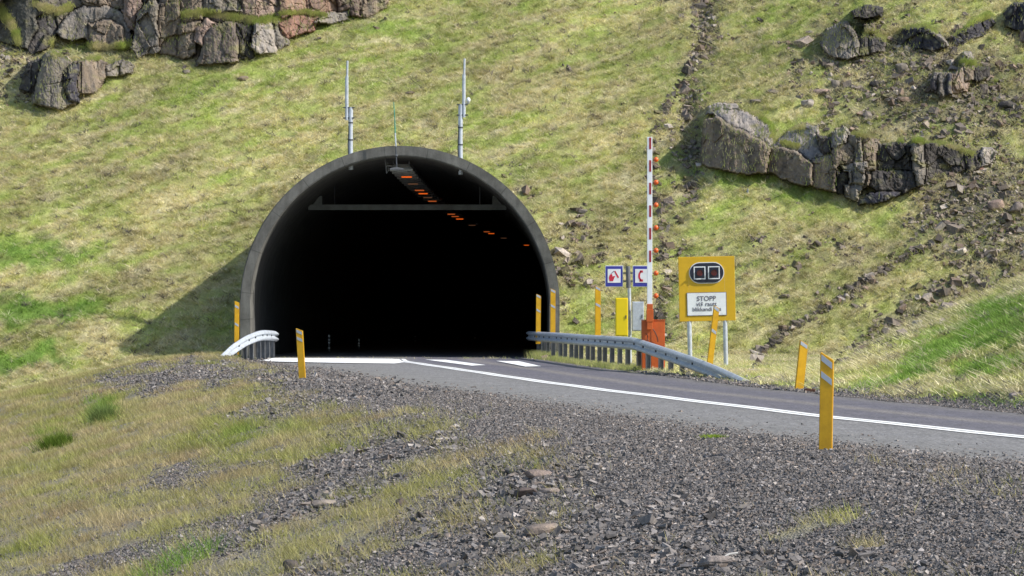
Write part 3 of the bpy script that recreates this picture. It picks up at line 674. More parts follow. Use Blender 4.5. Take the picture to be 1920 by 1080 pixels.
def cab(name, label, cat, px, pt, pb, wd, dp, mat, yy):
    b2 = at(px, pb, yy); t2 = thing(name, label, cat, b2, (0, 0, 0)); h = (pb-pt)*yy/F
    mb = MB(); mb.box((0, 0, h/2), (wd, dp, h), bev=.012); mb.build('cabinet_body', mat, t2)
    mb = MB(); mb.box((0, -dp/2-.006, h/2), (wd-.04, .014, h-.05), bev=.004); d2 = mb.build('door', mat, t2)
    mb = MB(); mb.box((wd*.34, -dp/2-.022, h*.5), (.025, .02, .09), bev=.004); mb.build('handle', M['dark'], d2)
    mb = MB(); mb.box((0, dp/2+.03, h*.5), (.06, .07, h*.8)); mb.build('mounting_rail', M['dark'], t2)
cab('fire_cabinet', 'tall narrow yellow cabinet left of the service sign post', 'cabinet', 1165.5, 558.5, 630, .325, .2, M['cab_yellow'], 83.7)
cab('control_box', 'galvanised grey control box between the sign post and orange barrier', 'cabinet', 1196, 565.5, 620.5, .31, .18, M['galv'], 83.75)

# ------------------------------------------------------------------ rocks
def rock_block(bm, cl, pts, Y0, depth, lean, color, disp=.05, back=.75):
    """solid from an outline (photo px) that stands at distance Y0, leans back with height and runs `depth` into the slope"""
    pb = max(p[1] for p in pts); s = F/Y0
    cxp = sum(p[0] for p in pts)/len(pts); cyp = sum(p[1] for p in pts)/len(pts)
    fr = []; n0 = len(bm.verts); pts = [(cxp+(x-cxp)*1.05, cyp+(y-cyp)*1.05) for x, y in pts]
    for px, py in pts:
        hgt = (pb-py)/s; Yv = Y0+lean*hgt+random.uniform(-.12, .12)
        q = at(px, py, Yv)
        if py > cyp+.25*(pb-cyp) and q.z-float(Z(q.x, q.y)) < .8: q.z = float(Z(q.x, q.y))-.2
        fr.append(bm.verts.new(q))
    cen = at(cxp, cyp, Y0+lean*(pb-cyp)/s-random.uniform(.12, .28)); cv = bm.verts.new(cen)
    bk = []
    for v in fr:
        q = cen+(v.co-cen)*back; bk.append(bm.verts.new((q.x, v.co.y+depth, q.z+depth*.12)))
    n = len(fr); fs = []
    for i in range(n):
        j = (i+1) % n; fs.append(bm.faces.new((fr[i], fr[j], cv))); fs.append(bm.faces.new((fr[i], bk[i], bk[j], fr[j])))
    fs.append(bm.faces.new(bk))
    es = list({e for f in fs for e in f.edges})
    r = bmesh.ops.subdivide_edges(bm, edges=es, cuts=5, use_grid_fill=True, fractal=0)
    from mathutils import noise as mn
    vs = list(bm.verts)[n0:]
    for v in vs:
        q = v.co*1.3; q = Vector((q.x*1.3, q.y, q.z*.75)); nn = mn.noise_vector(q)*.8+mn.noise_vector(q*2.3)*.5+mn.noise_vector(q*5.5)*.34+mn.noise_vector(q*12)*.2
        v.co += nn*disp*2.2
    cl.extend([color]*len(vs))
CAPS = []
FOOT = [(-60, 200), (0, 200), (110, 232), (250, 212), (590, 220), (640, 255), (740, 242), (850, 266), (900, 290), (1100, 272), (1170, 262), (1274, 236), (1335, 194), (1445, 140), (1600, 95), (1785, 40), (1900, 20)]
def seg_dist(px, py, pts):
    d = np.full(px.shape, 1e9); ins = np.zeros(px.shape, bool); n = len(pts)
    for i in range(n):
        (ax, ay), (bx, by) = pts[i], pts[(i+1) % n]; ex, ey = bx-ax, by-ay
        t = np.clip(((px-ax)*ex+(py-ay)*ey)/(ex*ex+ey*ey+1e-9), 0, 1); d = np.minimum(d, np.hypot(px-ax-t*ex, py-ay-t*ey))
        c = (ay > py) != (by > py)
        if abs(ey) > 1e-9: ins ^= c & (px < ex*(py-ay)/ey+ax)
    return d, ins
def facets(u, v, seed):
    """broken planar facets: offset and tilt per irregular cell"""
    r_ = np.random.default_rng(seed); T = r_.uniform(0, 1, (64, 64, 5)); iu, iv = np.floor(u).astype(int), np.floor(v).astype(int); best = np.full(u.shape, 1e9); out = np.zeros(u.shape); sec = np.full(u.shape, 1e9)
    for a in (-1, 0, 1):
        for b in (-1, 0, 1):
            q = T[(iu+a) & 63, (iv+b) & 63]; du, dv = u-(iu+a+q[..., 0]), v-(iv+b+q[..., 1]); d = du*du+dv*dv
            val = (q[..., 2]-.5)+(q[..., 3]-.5)*1.6*du+(q[..., 4]-.5)*1.2*dv; m = d < best
            sec = np.where(m, best, np.minimum(sec, d)); out = np.where(m, val, out); best = np.where(m, d, best)
    return out, np.sqrt(sec)-np.sqrt(best)
CAPS = []; SEED = [11]
def outcrop(name, label, blocks, cat='rock', foot=None):
    """one continuous jointed rock face: a relief over the outline, standing on the slope and rolling back into it at its rim"""
    SEED[0] += 1; st_ = 1.9; allp = [p for b_ in blocks for p in b_[0]]
    x0, x1 = min(p[0] for p in allp)-8, max(p[0] for p in allp)+8; y0, y1 = max(-70, min(p[1] for p in allp)-8), max(p[1] for p in allp)+8
    gx, gy = np.arange(x0, x1, st_), np.arange(y0, y1, st_); PX, PYY = np.meshgrid(gx, gy)
    wx = PX+5.5*fbm(PX*.035+SEED[0], PYY*.035, 4); wy = PYY+5.5*fbm(PX*.035+50, PYY*.035+SEED[0], 4)
    cid = np.full(PX.shape, -1); cd = np.zeros(PX.shape)
    for k, b_ in enumerate(blocks):
        cxp = sum(p[0] for p in b_[0])/len(b_[0]); cyp = sum(p[1] for p in b_[0])/len(b_[0]); q = [(cxp+(x-cxp)*1.03+4*(x > cxp)-2, cyp+(y-cyp)*1.03+6.5*(y > cyp)-1.5) for x, y in b_[0]]
        d, ins = seg_dist(wx, wy, q); cid = np.where(ins, k, cid); cd = np.where(ins, d, np.where(cid >= 0, np.minimum(cd, np.where(ins, d, np.maximum(d, 0))), cd))
    mask = cid >= 0
    ed = np.zeros(PX.shape); m_ = mask.copy()                      # distance to the rim, by erosion
    for _ in range(9):
        ed += m_; e = m_.copy(); e[1:] &= m_[:-1]; e[:-1] &= m_[1:]; e[:, 1:] &= m_[:, :-1]; e[:, :-1] &= m_[:, 1:]; e[0] |= m_[0]; m_ = e
    # foot of the face in every column and the slope behind
    cols_ = np.arange(0, len(gx), 6); fy = np.full(len(gx), np.nan); has = mask.any(0)
    low = np.array([gy[np.nonzero(mask[:, i])[0].max()] if has[i] else np.nan for i in range(len(gx))])
    if foot: low = np.maximum(np.nan_to_num(low, nan=-99), np.interp(gx, [f[0]/2.455 for f in foot], [f[1]/2.455 for f in foot]))
    ok_ = ~np.isnan(low); low = np.interp(gx, gx[ok_], low[ok_]); 
    yf = np.array([hit(gx[i], low[i]-2).y for i in cols_]); kk = np.ones(7)/7; yf = np.convolve(np.pad(yf, 3, mode='edge'), kk, 'valid'); YF = np.interp(np.arange(len(gx)), cols_, yf)
    ri, ci = np.arange(0, len(gy), 8), np.arange(0, len(gx), 8); ri = np.append(ri, len(gy)-1); ci = np.append(ci, len(gx)-1)
    Tt = np.array([[hit(gx[c_], gy[r_]).y for c_ in ci] for r_ in ri]); tmp = np.array([np.interp(np.arange(len(gx)), ci, row) for row in Tt]); YT = np.array([np.interp(np.arange(len(gy)), ri, tmp[:, c_]) for c_ in range(len(gx))]).T
    s_ = F/YF[None, :]; Yv = YF[None, :]-.45+.30*np.maximum(0, low[None, :]-PYY)/s_
    lean = np.array([b_[2] for b_ in blocks]); off = np.array([b_[4] for b_ in blocks]); bot = np.array([max(p[1] for p in b_[0]) for b_ in blocks]); cen = np.array([sum(p[0] for p in b_[0])/len(b_[0]) for b_ in blocks])
    r_ = np.random.default_rng(SEED[0]); tx = r_.uniform(-.35, .35, len(blocks)); cidc = np.maximum(cid, 0)
    Yv = Yv+off[cidc]*1.25+(lean[cidc]-.25)*.75*np.maximum(0, bot[cidc]-PYY)/s_+tx[cidc]*(PX-cen[cidc])/s_
    f1, e1 = facets(wx/34+SEED[0]*3, wy/52, SEED[0]); f2, e2 = facets(wx/13+9, wy/17, SEED[0]+90)
    smo = np.array([.36 if (max(p[0] for p in b_[0])-min(p[0] for p in b_[0]))*(max(p[1] for p in b_[0])-min(p[1] for p in b_[0])) > 6500 else 1. for b_ in blocks])[cidc]
    Yv = Yv+.24*f1*smo+.075*f2*smo+(.05*np.exp(-e1/.035)+.02*np.exp(-e2/.07))*smo
    Yv = Yv+.17*np.exp(-cd/2.2)*(cd < 12)+.05*fbm(PX*.06, PYY*.03, 4)+.03*fbm(PX*.2, PYY*.2, 3)
    Yv = np.minimum(Yv, YT-.10); rim = np.clip(1-(ed-1)/1.8, 0, 1)**1.5; Yv = Yv*(1-rim)+(YT+.15)*rim*.5+rim*.5*np.maximum(Yv, YT)
    foot_ = mask & (PYY > low[None, :]-7); Yv = np.where(foot_, np.minimum(Yv, YT-.02), Yv)
    idm = -np.ones(PX.shape, int); idm[mask] = np.arange(mask.sum()); Xv = (PX-CX)*Yv/F; Zv = EYE-(PYY-HY)*Yv/F
    q = np.stack([idm[:-1, :-1], idm[1:, :-1], idm[1:, 1:], idm[:-1, 1:]], -1).reshape(-1, 4); q = q[(q >= 0).all(1)]
    pal = np.array([b_[1] for b_ in blocks])[cidc][mask]; v_ = np.clip(1+.5*f1[mask]*.6+.35*fbm(PX*.05+7, PYY*.02, 4)[mask], .6, 1.5)[:, None]
    li = np.clip(fbm(PX*.08, PYY*.08+30, 4)[mask]*2.2-.5, 0, .4)[:, None]; cc = pal*v_*(1-li)+np.array([.33, .32, .27])*li
    mo = np.clip(fbm(PX*.03+90, PYY*.05, 4)[mask]*2.2-.35, 0, .8)[:, None]; cc = cc*(1-mo)+np.array([.20, .20, .09])*mo
    o = mesh_np(name, np.stack([Xv[mask], Yv[mask], Zv[mask]], 1), q, M['rock'], cc); me = o.data
    nz = np.zeros(len(me.polygons)*3); me.polygons.foreach_get('normal', nz); nz = nz.reshape(-1, 3); ce = np.zeros(len(nz)*3); me.polygons.foreach_get('center', ce); ce = ce.reshape(-1, 3)
    k = (nz[:, 2] > .38); pick = ce[k]; pick = pick[r_.uniform(0, 1, len(pick)) < .5]; CAPS.extend([(*p_, .004) for p_ in pick])
    return tag(o, label, cat)
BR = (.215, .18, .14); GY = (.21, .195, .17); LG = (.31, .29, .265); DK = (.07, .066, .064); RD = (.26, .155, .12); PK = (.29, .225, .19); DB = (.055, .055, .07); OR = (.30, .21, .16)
def T5(p): return [(1260+x/2.909, 130+y/2.909) for x, y in p]
def T6(p): return [(x/2.455, y/2.455) for x, y in p]
def T8(p): return [(1480+x/4.32, y/4.32) for x, y in p]
outcrop('rock_outcrop', 'big split rock face above the warning board, smooth brown slab left, dark blocks right', [
 (T5([(160, 505), (165, 400), (185, 280), (270, 266), (330, 296), (450, 350), (545, 410), (548, 450), (525, 560), (400, 562), (280, 545)]), BR, .25, 1.6, -.3),
 (T5([(200, 210), (260, 180), (350, 188), (380, 228), (470, 240), (545, 290), (556, 405), (540, 412), (450, 352), (330, 300), (270, 270), (188, 262)]), LG, 1.3, 1.0, .75),
 (T5([(548, 425), (600, 405), (700, 440), (750, 500), (778, 632), (690, 622), (600, 588), (570, 572), (525, 560)]), BR, .3, 1.5, -.2),
 (T5([(555, 402), (630, 340), (730, 300), (790, 310), (805, 400), (885, 472), (770, 510), (690, 432), (590, 402)]), LG, 1.2, 1.0, .3),
 (T5([(772, 502), (880, 472), (905, 560), (905, 668), (840, 652), (775, 632)]), BR, .2, 1.5, -.2),
 (T5([(868, 350), (930, 305), (982, 350), (977, 398), (930, 432), (885, 442)]), LG, .6, .8, -.2),
 (T5([(795, 355), (860, 375), (885, 452), (830, 442)]), DK, .3, 1.2, .0),
 (T5([(970, 355), (1040, 350), (1050, 520), (980, 540), (955, 440)]), GY, .2, 1.2, .0),
 (T5([(1040, 352), (1130, 385), (1122, 522), (1080, 530), (1045, 520)]), BR, .2, 1.2, .15),
 (T5([(880, 450), (960, 400), (990, 440), (985, 522), (930, 535), (888, 495)]), BR, .3, 1.2, -.1),
 (T5([(925, 530), (1062, 510), (1068, 580), (1042, 645), (960, 635), (930, 580)]), GY, .25, 1.3, -.2),
 (T5([(1060, 545), (1108, 535), (1100, 600), (1050, 650)]), BR, .1, 1.0, -.1),
 (T5([(1120, 470), (1130, 420), (1250, 380), (1312, 430), (1312, 562), (1220, 562), (1115, 562)]), DK, .1, 1.2, .5),
 (T5([(1306, 382), (1375, 368), (1386, 500), (1382, 612), (1328, 642), (1318, 500)]), GY, .12, 1.5, -.25),
 (T5([(1378, 400), (1480, 400), (1600, 450), (1622, 530), (1500, 582), (1388, 614)]), DK, .05, 1.0, .35),
 (T5([(1090, 562), (1312, 562), (1334, 642), (1250, 675), (1150, 665), (1085, 632)]), DK, .15, 1.3, .0),
 (T5([(1005, 702), (1090, 668), (1245, 668), (1245, 692), (1150, 722), (1010, 732)]), DB, .3, 1.0, -.1),
 (T5([(895, 560), (960, 560), (955, 700), (900, 668)]), DK, .1, 1.0, .2),
 (T5([(945, 640), (1032, 630), (1042, 662), (1000, 718), (950, 692)]), GY, .3, 1.0, -.15),
 (T5([(1606, 452), (1685, 442), (1705, 522), (1620, 558)]), DK, .2, .8, .1),
 (T5([(1688, 425), (1740, 422), (1772, 460), (1742, 512), (1700, 522)]), LG, .4, .7, -.1)])
outcrop('rock_outcrop', 'low lichen grey crag at far left with a grass cap, below the main cliff', [
 (T6([(148, 472), (148, 380), (190, 262), (240, 238), (325, 285), (305, 340), (335, 440), (352, 472), (270, 492)]), GY, .35, 1.6, -.3),
 (T6([(300, 340), (350, 282), (450, 268), (505, 300), (492, 352), (440, 422), (370, 425), (350, 474), (325, 440)]), BR, .4, 1.5, -.2),
 (T6([(330, 300), (360, 300), (350, 400), (365, 465), (320, 450), (300, 380)]), DB, .3, 1.5, -.32),
 (T6([(495, 300), (560, 272), (615, 300), (602, 335), (540, 345), (498, 350)]), GY, .5, 1.0, -.1),
 (T6([(90, 400), (130, 290), (190, 262), (150, 420)]), DK, .4, 1.2, .1)])
outcrop('rock_outcrop', 'tall cliff of upright brown, grey and rust red blocks at the upper left edge', [
 (T6([(-60, -60), (700, -60), (740, 150), (700, 225), (600, 190), (270, 150), (130, 200), (-60, 160)]), (.16, .145, .12), .25, 2, .35),
 (T6([(690, -60), (1300, -60), (1330, 100), (1320, 200), (1180, 235), (900, 275), (730, 235)]), (.18, .15, .12), .2, 2, .35),
 (T6([(1150, -60), (1800, -60), (1780, 20), (1680, 65), (1500, 60), (1330, 130), (1150, 120)]), (.2, .15, .12), .2, 2, .35),
 (T6([(108, 205), (170, 80), (252, 58), (262, 130), (235, 205), (150, 245)]), DK, .5, 1.5, 0),
 (T6([(265, 135), (330, 60), (420, 20), (480, 15), (552, 60), (592, 130), (592, 205), (540, 218), (410, 208), (400, 172), (330, 182), (280, 165)]), GY, .4, 1.5, 0),
 (T6([(410, 110), (500, 100), (560, 130), (570, 205), (430, 212)]), BR, .3, 1.5, -.15),
 (T6([(555, -20), (642, -20), (648, 60), (625, 135), (595, 112), (562, 50)]), PK, .15, 1.5, .2),
 (T6([(608, 205), (640, 60), (700, -10), (738, 60), (740, 235), (640, 255)]), GY, .2, 1.5, -.1),
 (T6([(735, -20), (832, -20), (842, 60), (825, 245), (740, 242), (733, 100)]), BR, .15, 1.5, .1),
 (T6([(835, 60), (922, 80), (905, 160), (895, 232), (850, 265), (820, 242)]), BR, .2, 1.4, .1),
 (T6([(905, 130), (950, 88), (988, 110), (982, 165), (930, 195), (900, 182)]), PK, .4, 1.0, .0),
 (T6([(945, 175), (990, 118), (1060, 108), (1112, 140), (1104, 272), (1020, 288), (898, 292), (930, 230)]), (.19, .16, .135), .25, 1.4, -.2),
 (T6([(1090, 118), (1160, 125), (1168, 262), (1108, 270)]), DK, .1, 1.3, .1),
 (T6([(1172, 98), (1242, 92), (1274, 170), (1274, 232), (1200, 245), (1162, 205)]), LG, .2, 1.3, -.15),
 (T6([(1265, 88), (1312, 118), (1335, 192), (1290, 225), (1268, 180)]), GY, .2, 1.2, 0),
 (T6([(1290, 110), (1380, 55), (1468, 85), (1445, 135), (1330, 170), (1298, 142)]), RD, .4, 1.0, 0),
 (T6([(1095, -30), (1285, -30), (1295, 60), (1200, 75), (1105, 52)]), PK, .1, 1.6, .2),
 (T6([(1285, -30), (1420, -30), (1430, 60), (1380, 52), (1300, 68)]), OR, .1, 1.6, 0),
 (T6([(1410, -30), (1558, -30), (1560, 34), (1460, 62), (1420, 58)]), OR, .1, 1.6, .15),
 (T6([(1555, -30), (1660, -30), (1670, 78), (1600, 62), (1560, 42)]), (.17, .13, .11), .1, 1.2, 0),
 (T6([(1650, -30), (1785, -30), (1775, 32), (1690, 78), (1660, 60)]), BR, .1, 1.2, .15),
 (T6([(1450, 88), (1510, 60), (1600, 55), (1610, 90), (1520, 105)]), GY, .6, .8, -.1),
 (T6([(915, -30), (1100, -30), (1105, 40), (930, 50)]), GY, .2, 1.2, .2), (T6([(830, -30), (925, -30), (930, 80), (840, 90)]), BR, .2, 1.2, .15),
 (T6([(365, -30), (562, -30), (562, 30), (480, 18), (400, 22)]), BR, .2, 1.4, .3),
 (T6([(-40, 60), (60, -30), (165, -30), (165, 120), (112, 215), (60, 200), (-40, 175)]), (.10, .10, .085), .6, 1.4, 0)], foot=FOOT)
outcrop('rock_outcrop', 'grey domed boulder mass with dark hollows beside it near the top right', [
 (T8([(255, 340), (300, 240), (400, 178), (450, 168), (532, 258), (575, 300), (575, 432), (450, 475), (360, 452), (288, 402)]), GY, .5, 1.2, -.25),
 (T8([(568, 290), (642, 258), (655, 422), (578, 445)]), DK, .2, 1.0, 0),
 (T8([(648, 320), (720, 268), (775, 320), (775, 402), (658, 422)]), (.13, .12, .115), .3, 1.0, 0),
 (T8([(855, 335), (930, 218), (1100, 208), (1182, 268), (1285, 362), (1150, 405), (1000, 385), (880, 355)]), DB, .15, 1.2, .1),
 (T8([(1165, 248), (1230, 285), (1305, 350), (1272, 364), (1155, 270)]), LG, .4, .6, -.15),
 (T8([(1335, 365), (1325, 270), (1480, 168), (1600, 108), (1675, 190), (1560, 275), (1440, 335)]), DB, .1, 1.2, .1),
 (T8([(530, 135), (500, 90), (620, 38), (755, 48), (745, 122), (640, 135)]), DK, .4, 1.0, 0),
 (T8([(590, 190), (680, 175), (700, 240), (620, 245)]), BR, .5, .8, -.1)])
outcrop('rock_outcrop', 'brown fluted knob of rock with pale tan blocks, right edge below the dark hollows', [
 (T8([(1148, 725), (1138, 650), (1180, 578), (1260, 575), (1322, 590), (1315, 745), (1240, 785)]), GY, .3, 1.1, -.2),
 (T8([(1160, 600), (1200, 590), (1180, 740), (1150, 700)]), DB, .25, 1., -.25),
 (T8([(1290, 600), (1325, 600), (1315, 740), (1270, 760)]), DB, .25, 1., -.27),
 (T8([(1318, 600), (1400, 538), (1435, 620), (1475, 660), (1430, 725), (1340, 745)]), (.36, .28, .22), .5, .8, -.15),
 (T8([(1418, 530), (1502, 508), (1515, 642), (1440, 645)]), BR, .2, .9, -.1),
 (T8([(1498, 508), (1605, 548), (1625, 602), (1540, 665), (1508, 635)]), DK, .3, .9, 0),
 (T8([(1400, 430), (1480, 415), (1500, 500), (1420, 530), (1390, 500)]), LG, .6, .8, 0)])
outcrop('rock_outcrop', 'very dark overhanging rock cut off by the top right corner', [
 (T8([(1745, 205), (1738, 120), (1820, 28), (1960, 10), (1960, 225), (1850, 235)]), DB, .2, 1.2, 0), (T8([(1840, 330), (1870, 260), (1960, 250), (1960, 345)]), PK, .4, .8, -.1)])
def boulder(px, py, wp, hp, color, label, n=11, grp='stones lying on the slopes', name='boulder', flat=.7, rz=None):
    h = hit(px, py+hp*.35); s = F/h.y; wd, ht = wp/s, hp/s
    bm = bmesh.new()
    for _ in range(n*2):
        v = Vector((random.gauss(0, 1), random.gauss(0, 1), random.gauss(0, 1))).normalized(); m_ = max(abs(v.x), abs(v.y), abs(v.z)); v = v/(.35*m_+.65)
        bm.verts.new((v.x*wd/2, v.y*max(wd, ht)/2*flat, v.z*ht/2))
    bmesh.ops.convex_hull(bm, input=bm.verts[:])
    for v in [v for v in bm.verts if not v.link_faces]: bm.verts.remove(v)
    bmesh.ops.bevel(bm, geom=bm.edges[:], offset=.03*wd, segments=1, affect='EDGES')
    me = bpy.data.meshes.new(name); bm.to_mesh(me); bm.free(); a = me.attributes.new('Col', 'FLOAT_COLOR', 'POINT')
    for x in a.data: x.color = (*color, 1)
    me.materials.append(M['rock']); o = bpy.data.objects.new(name, me); C.objects.link(o); o.location = (h.x, h.y+.05, EYE-(py-HY)/s)
    o.rotation_euler = (random.uniform(-.2, .2), random.uniform(-.15, .15), 0); return tag(o, label, 'rock', grp)
BO = [
 (1514, 194, 28, 22, LG, 'pale pointed stone in the grass above the smooth brown slab'), (1566, 158, 20, 18, GY, 'grey stone pair member left of the rock cluster above the big outcrop'),
 (1450, 172, 26, 10, (.22, .2, .16), 'flat thin slab lying in grass upper left of the pale pointed stone'), (1416, 190, 24, 9, GY, 'flat grey slab just above the top of the smooth brown rock'),
 (1540, 172, 46, 12, PK, 'long pinkish slab lying left of the small dark stone above the outcrop'), (1697, 187, 32, 13, (.24, .18, .14), 'flat brown slab left of the fluted knob'),
 (1627, 217, 20, 20, (.2, .18, .16), 'squarish grey stone above the middle of the big outcrop'), (1642, 158, 28, 18, DK, 'dark hollowed stone between the domed boulder and the brown slab'),
 (1700, 90, 16, 10, LG, 'small pale stone sitting under the dark hollows near the top right'), (1690, 128, 28, 22, GY, 'grey wedge left of the fluted knob'),
 (1868, 385, 34, 26, PK, 'pinkish brown stone in the rubble at the right edge below the outcrop'), (1904, 392, 34, 30, (.2, .18, .17), 'grey block at the right frame edge in the rubble below the outcrop'),
 (1890, 198, 40, 22, DK, 'dark stone in the rubble right of the big outcrop top'), (1836, 320, 24, 16, (.2, .12, .1), 'reddish dark stone just right of the big outcrop'),
 (1586, 556, 22, 14, LG, 'pale oval stone at the middle of the stone lined drain'), (1576, 566, 16, 16, (.24, .17, .13), 'brown stone under the pale oval one in the drain'),
 (1622, 541, 24, 12, (.26, .2, .17), 'rounded brown stone in the upper drain'), (1490, 608, 20, 8, PK, 'flat pinkish slab at the upper end of the lower drain'),
 (1471, 556, 24, 10, (.15, .13, .12), 'dark flat stone in the grass right of the warning board'), (1722, 607, 26, 14, (.34, .34, .33), 'whitish angular block in the stony streak on the right bank'),
 (1786, 572, 20, 16, PK, 'pink toned stone at the upper end of the stony streak on the right bank'), (1902, 743, 22, 16, (.3, .27, .26), 'light grey stone at the bottom of the green bank, right frame edge'),
 (1519, 732, 24, 12, (.10, .055, .04), 'dark rusty brown stone on the road edge behind the nearest post'),
 (454, 147, 26, 10, (.2, .17, .13), 'brown stone in the grass between the cliff and left mast'), (349, 135, 18, 12, GY, 'small grey stone in grass below the tall cliff'),
 (548, 124, 22, 8, (.24, .2, .14), 'flat tan stone left of the top of the left mast'), (770, 174, 22, 8, (.2, .17, .13), 'flat tan stone between the two masts'), (1402, 360, 5, 16, (.34, .38, .4), 'thin upright pale stone standing in the grass below the smooth brown slab'),
 (752, 943, 22, 18, (.12, .1, .095), 'small dark pointed stone standing in the pale grass stripe, centre bottom'), (610, 945, 62, 16, (.28, .25, .22), 'long flat pale slab lying in the gravel at lower centre'),
 (492, 970, 24, 18, (.18, .17, .17), 'grey stone at lower left of the long flat slab'), (545, 1062, 34, 28, (.10, .09, .085), 'dark grey boulder at the bottom edge left of centre'),
 (1012, 890, 60, 20, (.24, .2, .18), 'long brown slab in the coarse stones below the gravel shoulder'), (1060, 898, 40, 14, (.26, .22, .2), 'shorter brown slab just right of the long slab'),
 (985, 925, 46, 24, (.12, .10, .095), 'dark thick slab below the long brown slab'), (1030, 922, 44, 18, (.25, .22, .2), 'pale slab beside the dark thick slab'), (1016, 995, 74, 28, (.26, .22, .19), 'tilted brown slab in the stones at bottom centre'),
 (1345, 1055, 86, 26, (.24, .22, .21), 'dark broad slab at the bottom edge near the white twig')]
for b_ in BO: boulder(*b_)

# ------------------------------------------------------------------ scattered stones (uncountable)
_cube = np.array([(x, y, z) for x in (-1, 1) for y in (-1, 1) for z in (-1, 1)], float)
_cf = np.array([(0, 1, 3, 2), (4, 6, 7, 5), (0, 4, 5, 1), (2, 3, 7, 6), (0, 2, 6, 4), (1, 5, 7, 3)])
def stones(name, X, Y, Zs, size, col_, flat, mat, label, cat):
    N = len(X); V = _cube[None]*1.0+rng.normal(0, .27, (N, 8, 3)); V = V*np.stack([size, size*rng.uniform(.5, 1, N), size*flat], -1)[:, None]/2
    ry = rng.normal(0, .5, N); rz = rng.uniform(0, 6.28, N); rx = rng.normal(0, .5, N)
    c, s = np.cos(rx)[:, None], np.sin(rx)[:, None]; x, y, z = V[..., 0], V[..., 1], V[..., 2]; y, z = y*c-z*s, y*s+z*c
    c, s = np.cos(ry)[:, None], np.sin(ry)[:, None]; x, z = x*c+z*s, -x*s+z*c
    c, s = np.cos(rz)[:, None], np.sin(rz)[:, None]; x, y = x*c-y*s, x*s+y*c
    V = np.stack([x+X[:, None], y+Y[:, None], z+(Zs+size*flat*.22)[:, None]], -1).reshape(-1, 3)
    Fc = (_cf[None]+8*np.arange(N)[:, None, None]).reshape(-1, 4)
    o = mesh_np(name, V, Fc, mat, np.repeat(col_, 8, 0)); return tag(o, label, cat, kind='stuff')
def stonecol(N):
    base = rng.choice(4, N, p=[.5, .28, .16, .06]); pal = np.array([(.155, .15, .146), (.215, .207, .20), (.225, .195, .17), (.35, .335, .32)])
    return pal[base]*rng.uniform(.55, 1.35, (N, 1))
def hillcol(N):
    pal = np.array([(.14, .125, .11), (.24, .21, .18), (.21, .165, .13), (.38, .35, .31), (.17, .16, .09)])
    return pal[rng.choice(5, N, p=[.3, .27, .18, .1, .15])]*rng.uniform(.6, 1.4, (N, 1))
def scatter(N, y0, y1, tmax=.185, p=1.):
    u = rng.uniform(0, 1, N); Y = np.sqrt(y0*y0+u*(y1*y1-y0*y0)); X = rng.uniform(-tmax, tmax, N)*Y; return X, Y
X, Y = scatter(1500000, 14, 56); z = Z(X, Y); g, ch, gr, st = masks(X, Y, z); n = nrm(X, Y)
keep = (rng.uniform(0, 1, len(X)) < np.clip(g*1.1+.035+.12*(ch > .1)*(n > 0), 0, 1)*np.interp(Y, [14, 30, 58], [.85, .6, .38])) & ((n > hl(Y)+.12*np.sin(Y)+.12-.55*rng.exponential(1, len(X))) | (n < -hr(Y)-.05)) 
X, Y, z, ch = X[keep], Y[keep], z[keep], ch[keep]; N = len(X)
big = rng.uniform(0, 1, N) < ch*.16
size = np.where(big, rng.lognormal(-3.08, .38, N), rng.lognormal(-3.98, .32, N)); size = np.minimum(size, .16)*np.interp(Y, [14, 22, 30, 58], [.8, .9, 1, 1.1])
kp = ~(big & (rng.uniform(0, 1, N) < .35)); X, Y, z, size, big = X[kp], Y[kp], z[kp], size[kp], big[kp]; N = len(X)
stones('gravel', X, Y, z, size, stonecol(N), np.where(big, rng.uniform(.2, .45, N), .6), M['chips'], 'crushed grey gravel and stone chips covering the road shoulder', 'gravel')
print('gravel', N)
X, Y = scatter(60000, 18, 62); n = nrm(X, Y); keep = (n > hl(Y)-.9*rng.uniform(0, 1, len(X))**2.2) & (n < hl(Y)+.1); X, Y = X[keep], Y[keep]; N = len(X)
stones('gravel', X, Y, np.full(N, .006), rng.lognormal(-4.3, .35, N), stonecol(N)*1.3, np.full(N, .7), M['chips'], 'loose fine chips lying on the near lane of the road', 'gravel')
X, Y = scatter(800000, 55.5, 99); z = Z(X, Y); g, ch, gr, st = masks(X, Y, z); n = nrm(X, Y)
keep = (rng.uniform(0, 1, len(X)) < g*.45) & ((n > hl(Y)+.15-.3*rng.exponential(1, len(X))) | (n < -hr(Y)-.08)); X, Y, z = X[keep], Y[keep], z[keep]; N = len(X); size = rng.lognormal(-3.45, .38, N)
stones('gravel', X, Y, z, size, stonecol(N), np.full(N, .6), M['chips'], 'fine grey gravel along the far verges near the tunnel', 'gravel'); print('gravel2', N)
X, Y = scatter(330000, 44, 135); z = Z(X, Y); g, ch, gr, st = masks(X, Y, z); cl_ = fbm(X*1.1+70, Y*1.1, 3)
keep = (rng.uniform(0, 1, len(X)) < np.clip(st*1.5-.35+cl_*1.0, 0, 1)*.8+.004*(Y > 101)*(X > 2)) & (nrm(X, Y) < -4) | (rng.uniform(0, 1, len(X)) < np.clip(st*1.3-.25+cl_, 0, 1)*.5*(st > .12))*(Y > 103)
keep &= ~in_tube(X, Y, z, RO+.1); X, Y, z, st = X[keep], Y[keep], z[keep], st[keep]; N = len(X); size = np.minimum(rng.lognormal(-2.45, .55, N), .6)
stones('scree', X, Y, z, size, hillcol(N), rng.uniform(.3, .7, N), M['chips'], 'loose brown grey scree scattered over the hillside', 'scree'); print('scree', N)
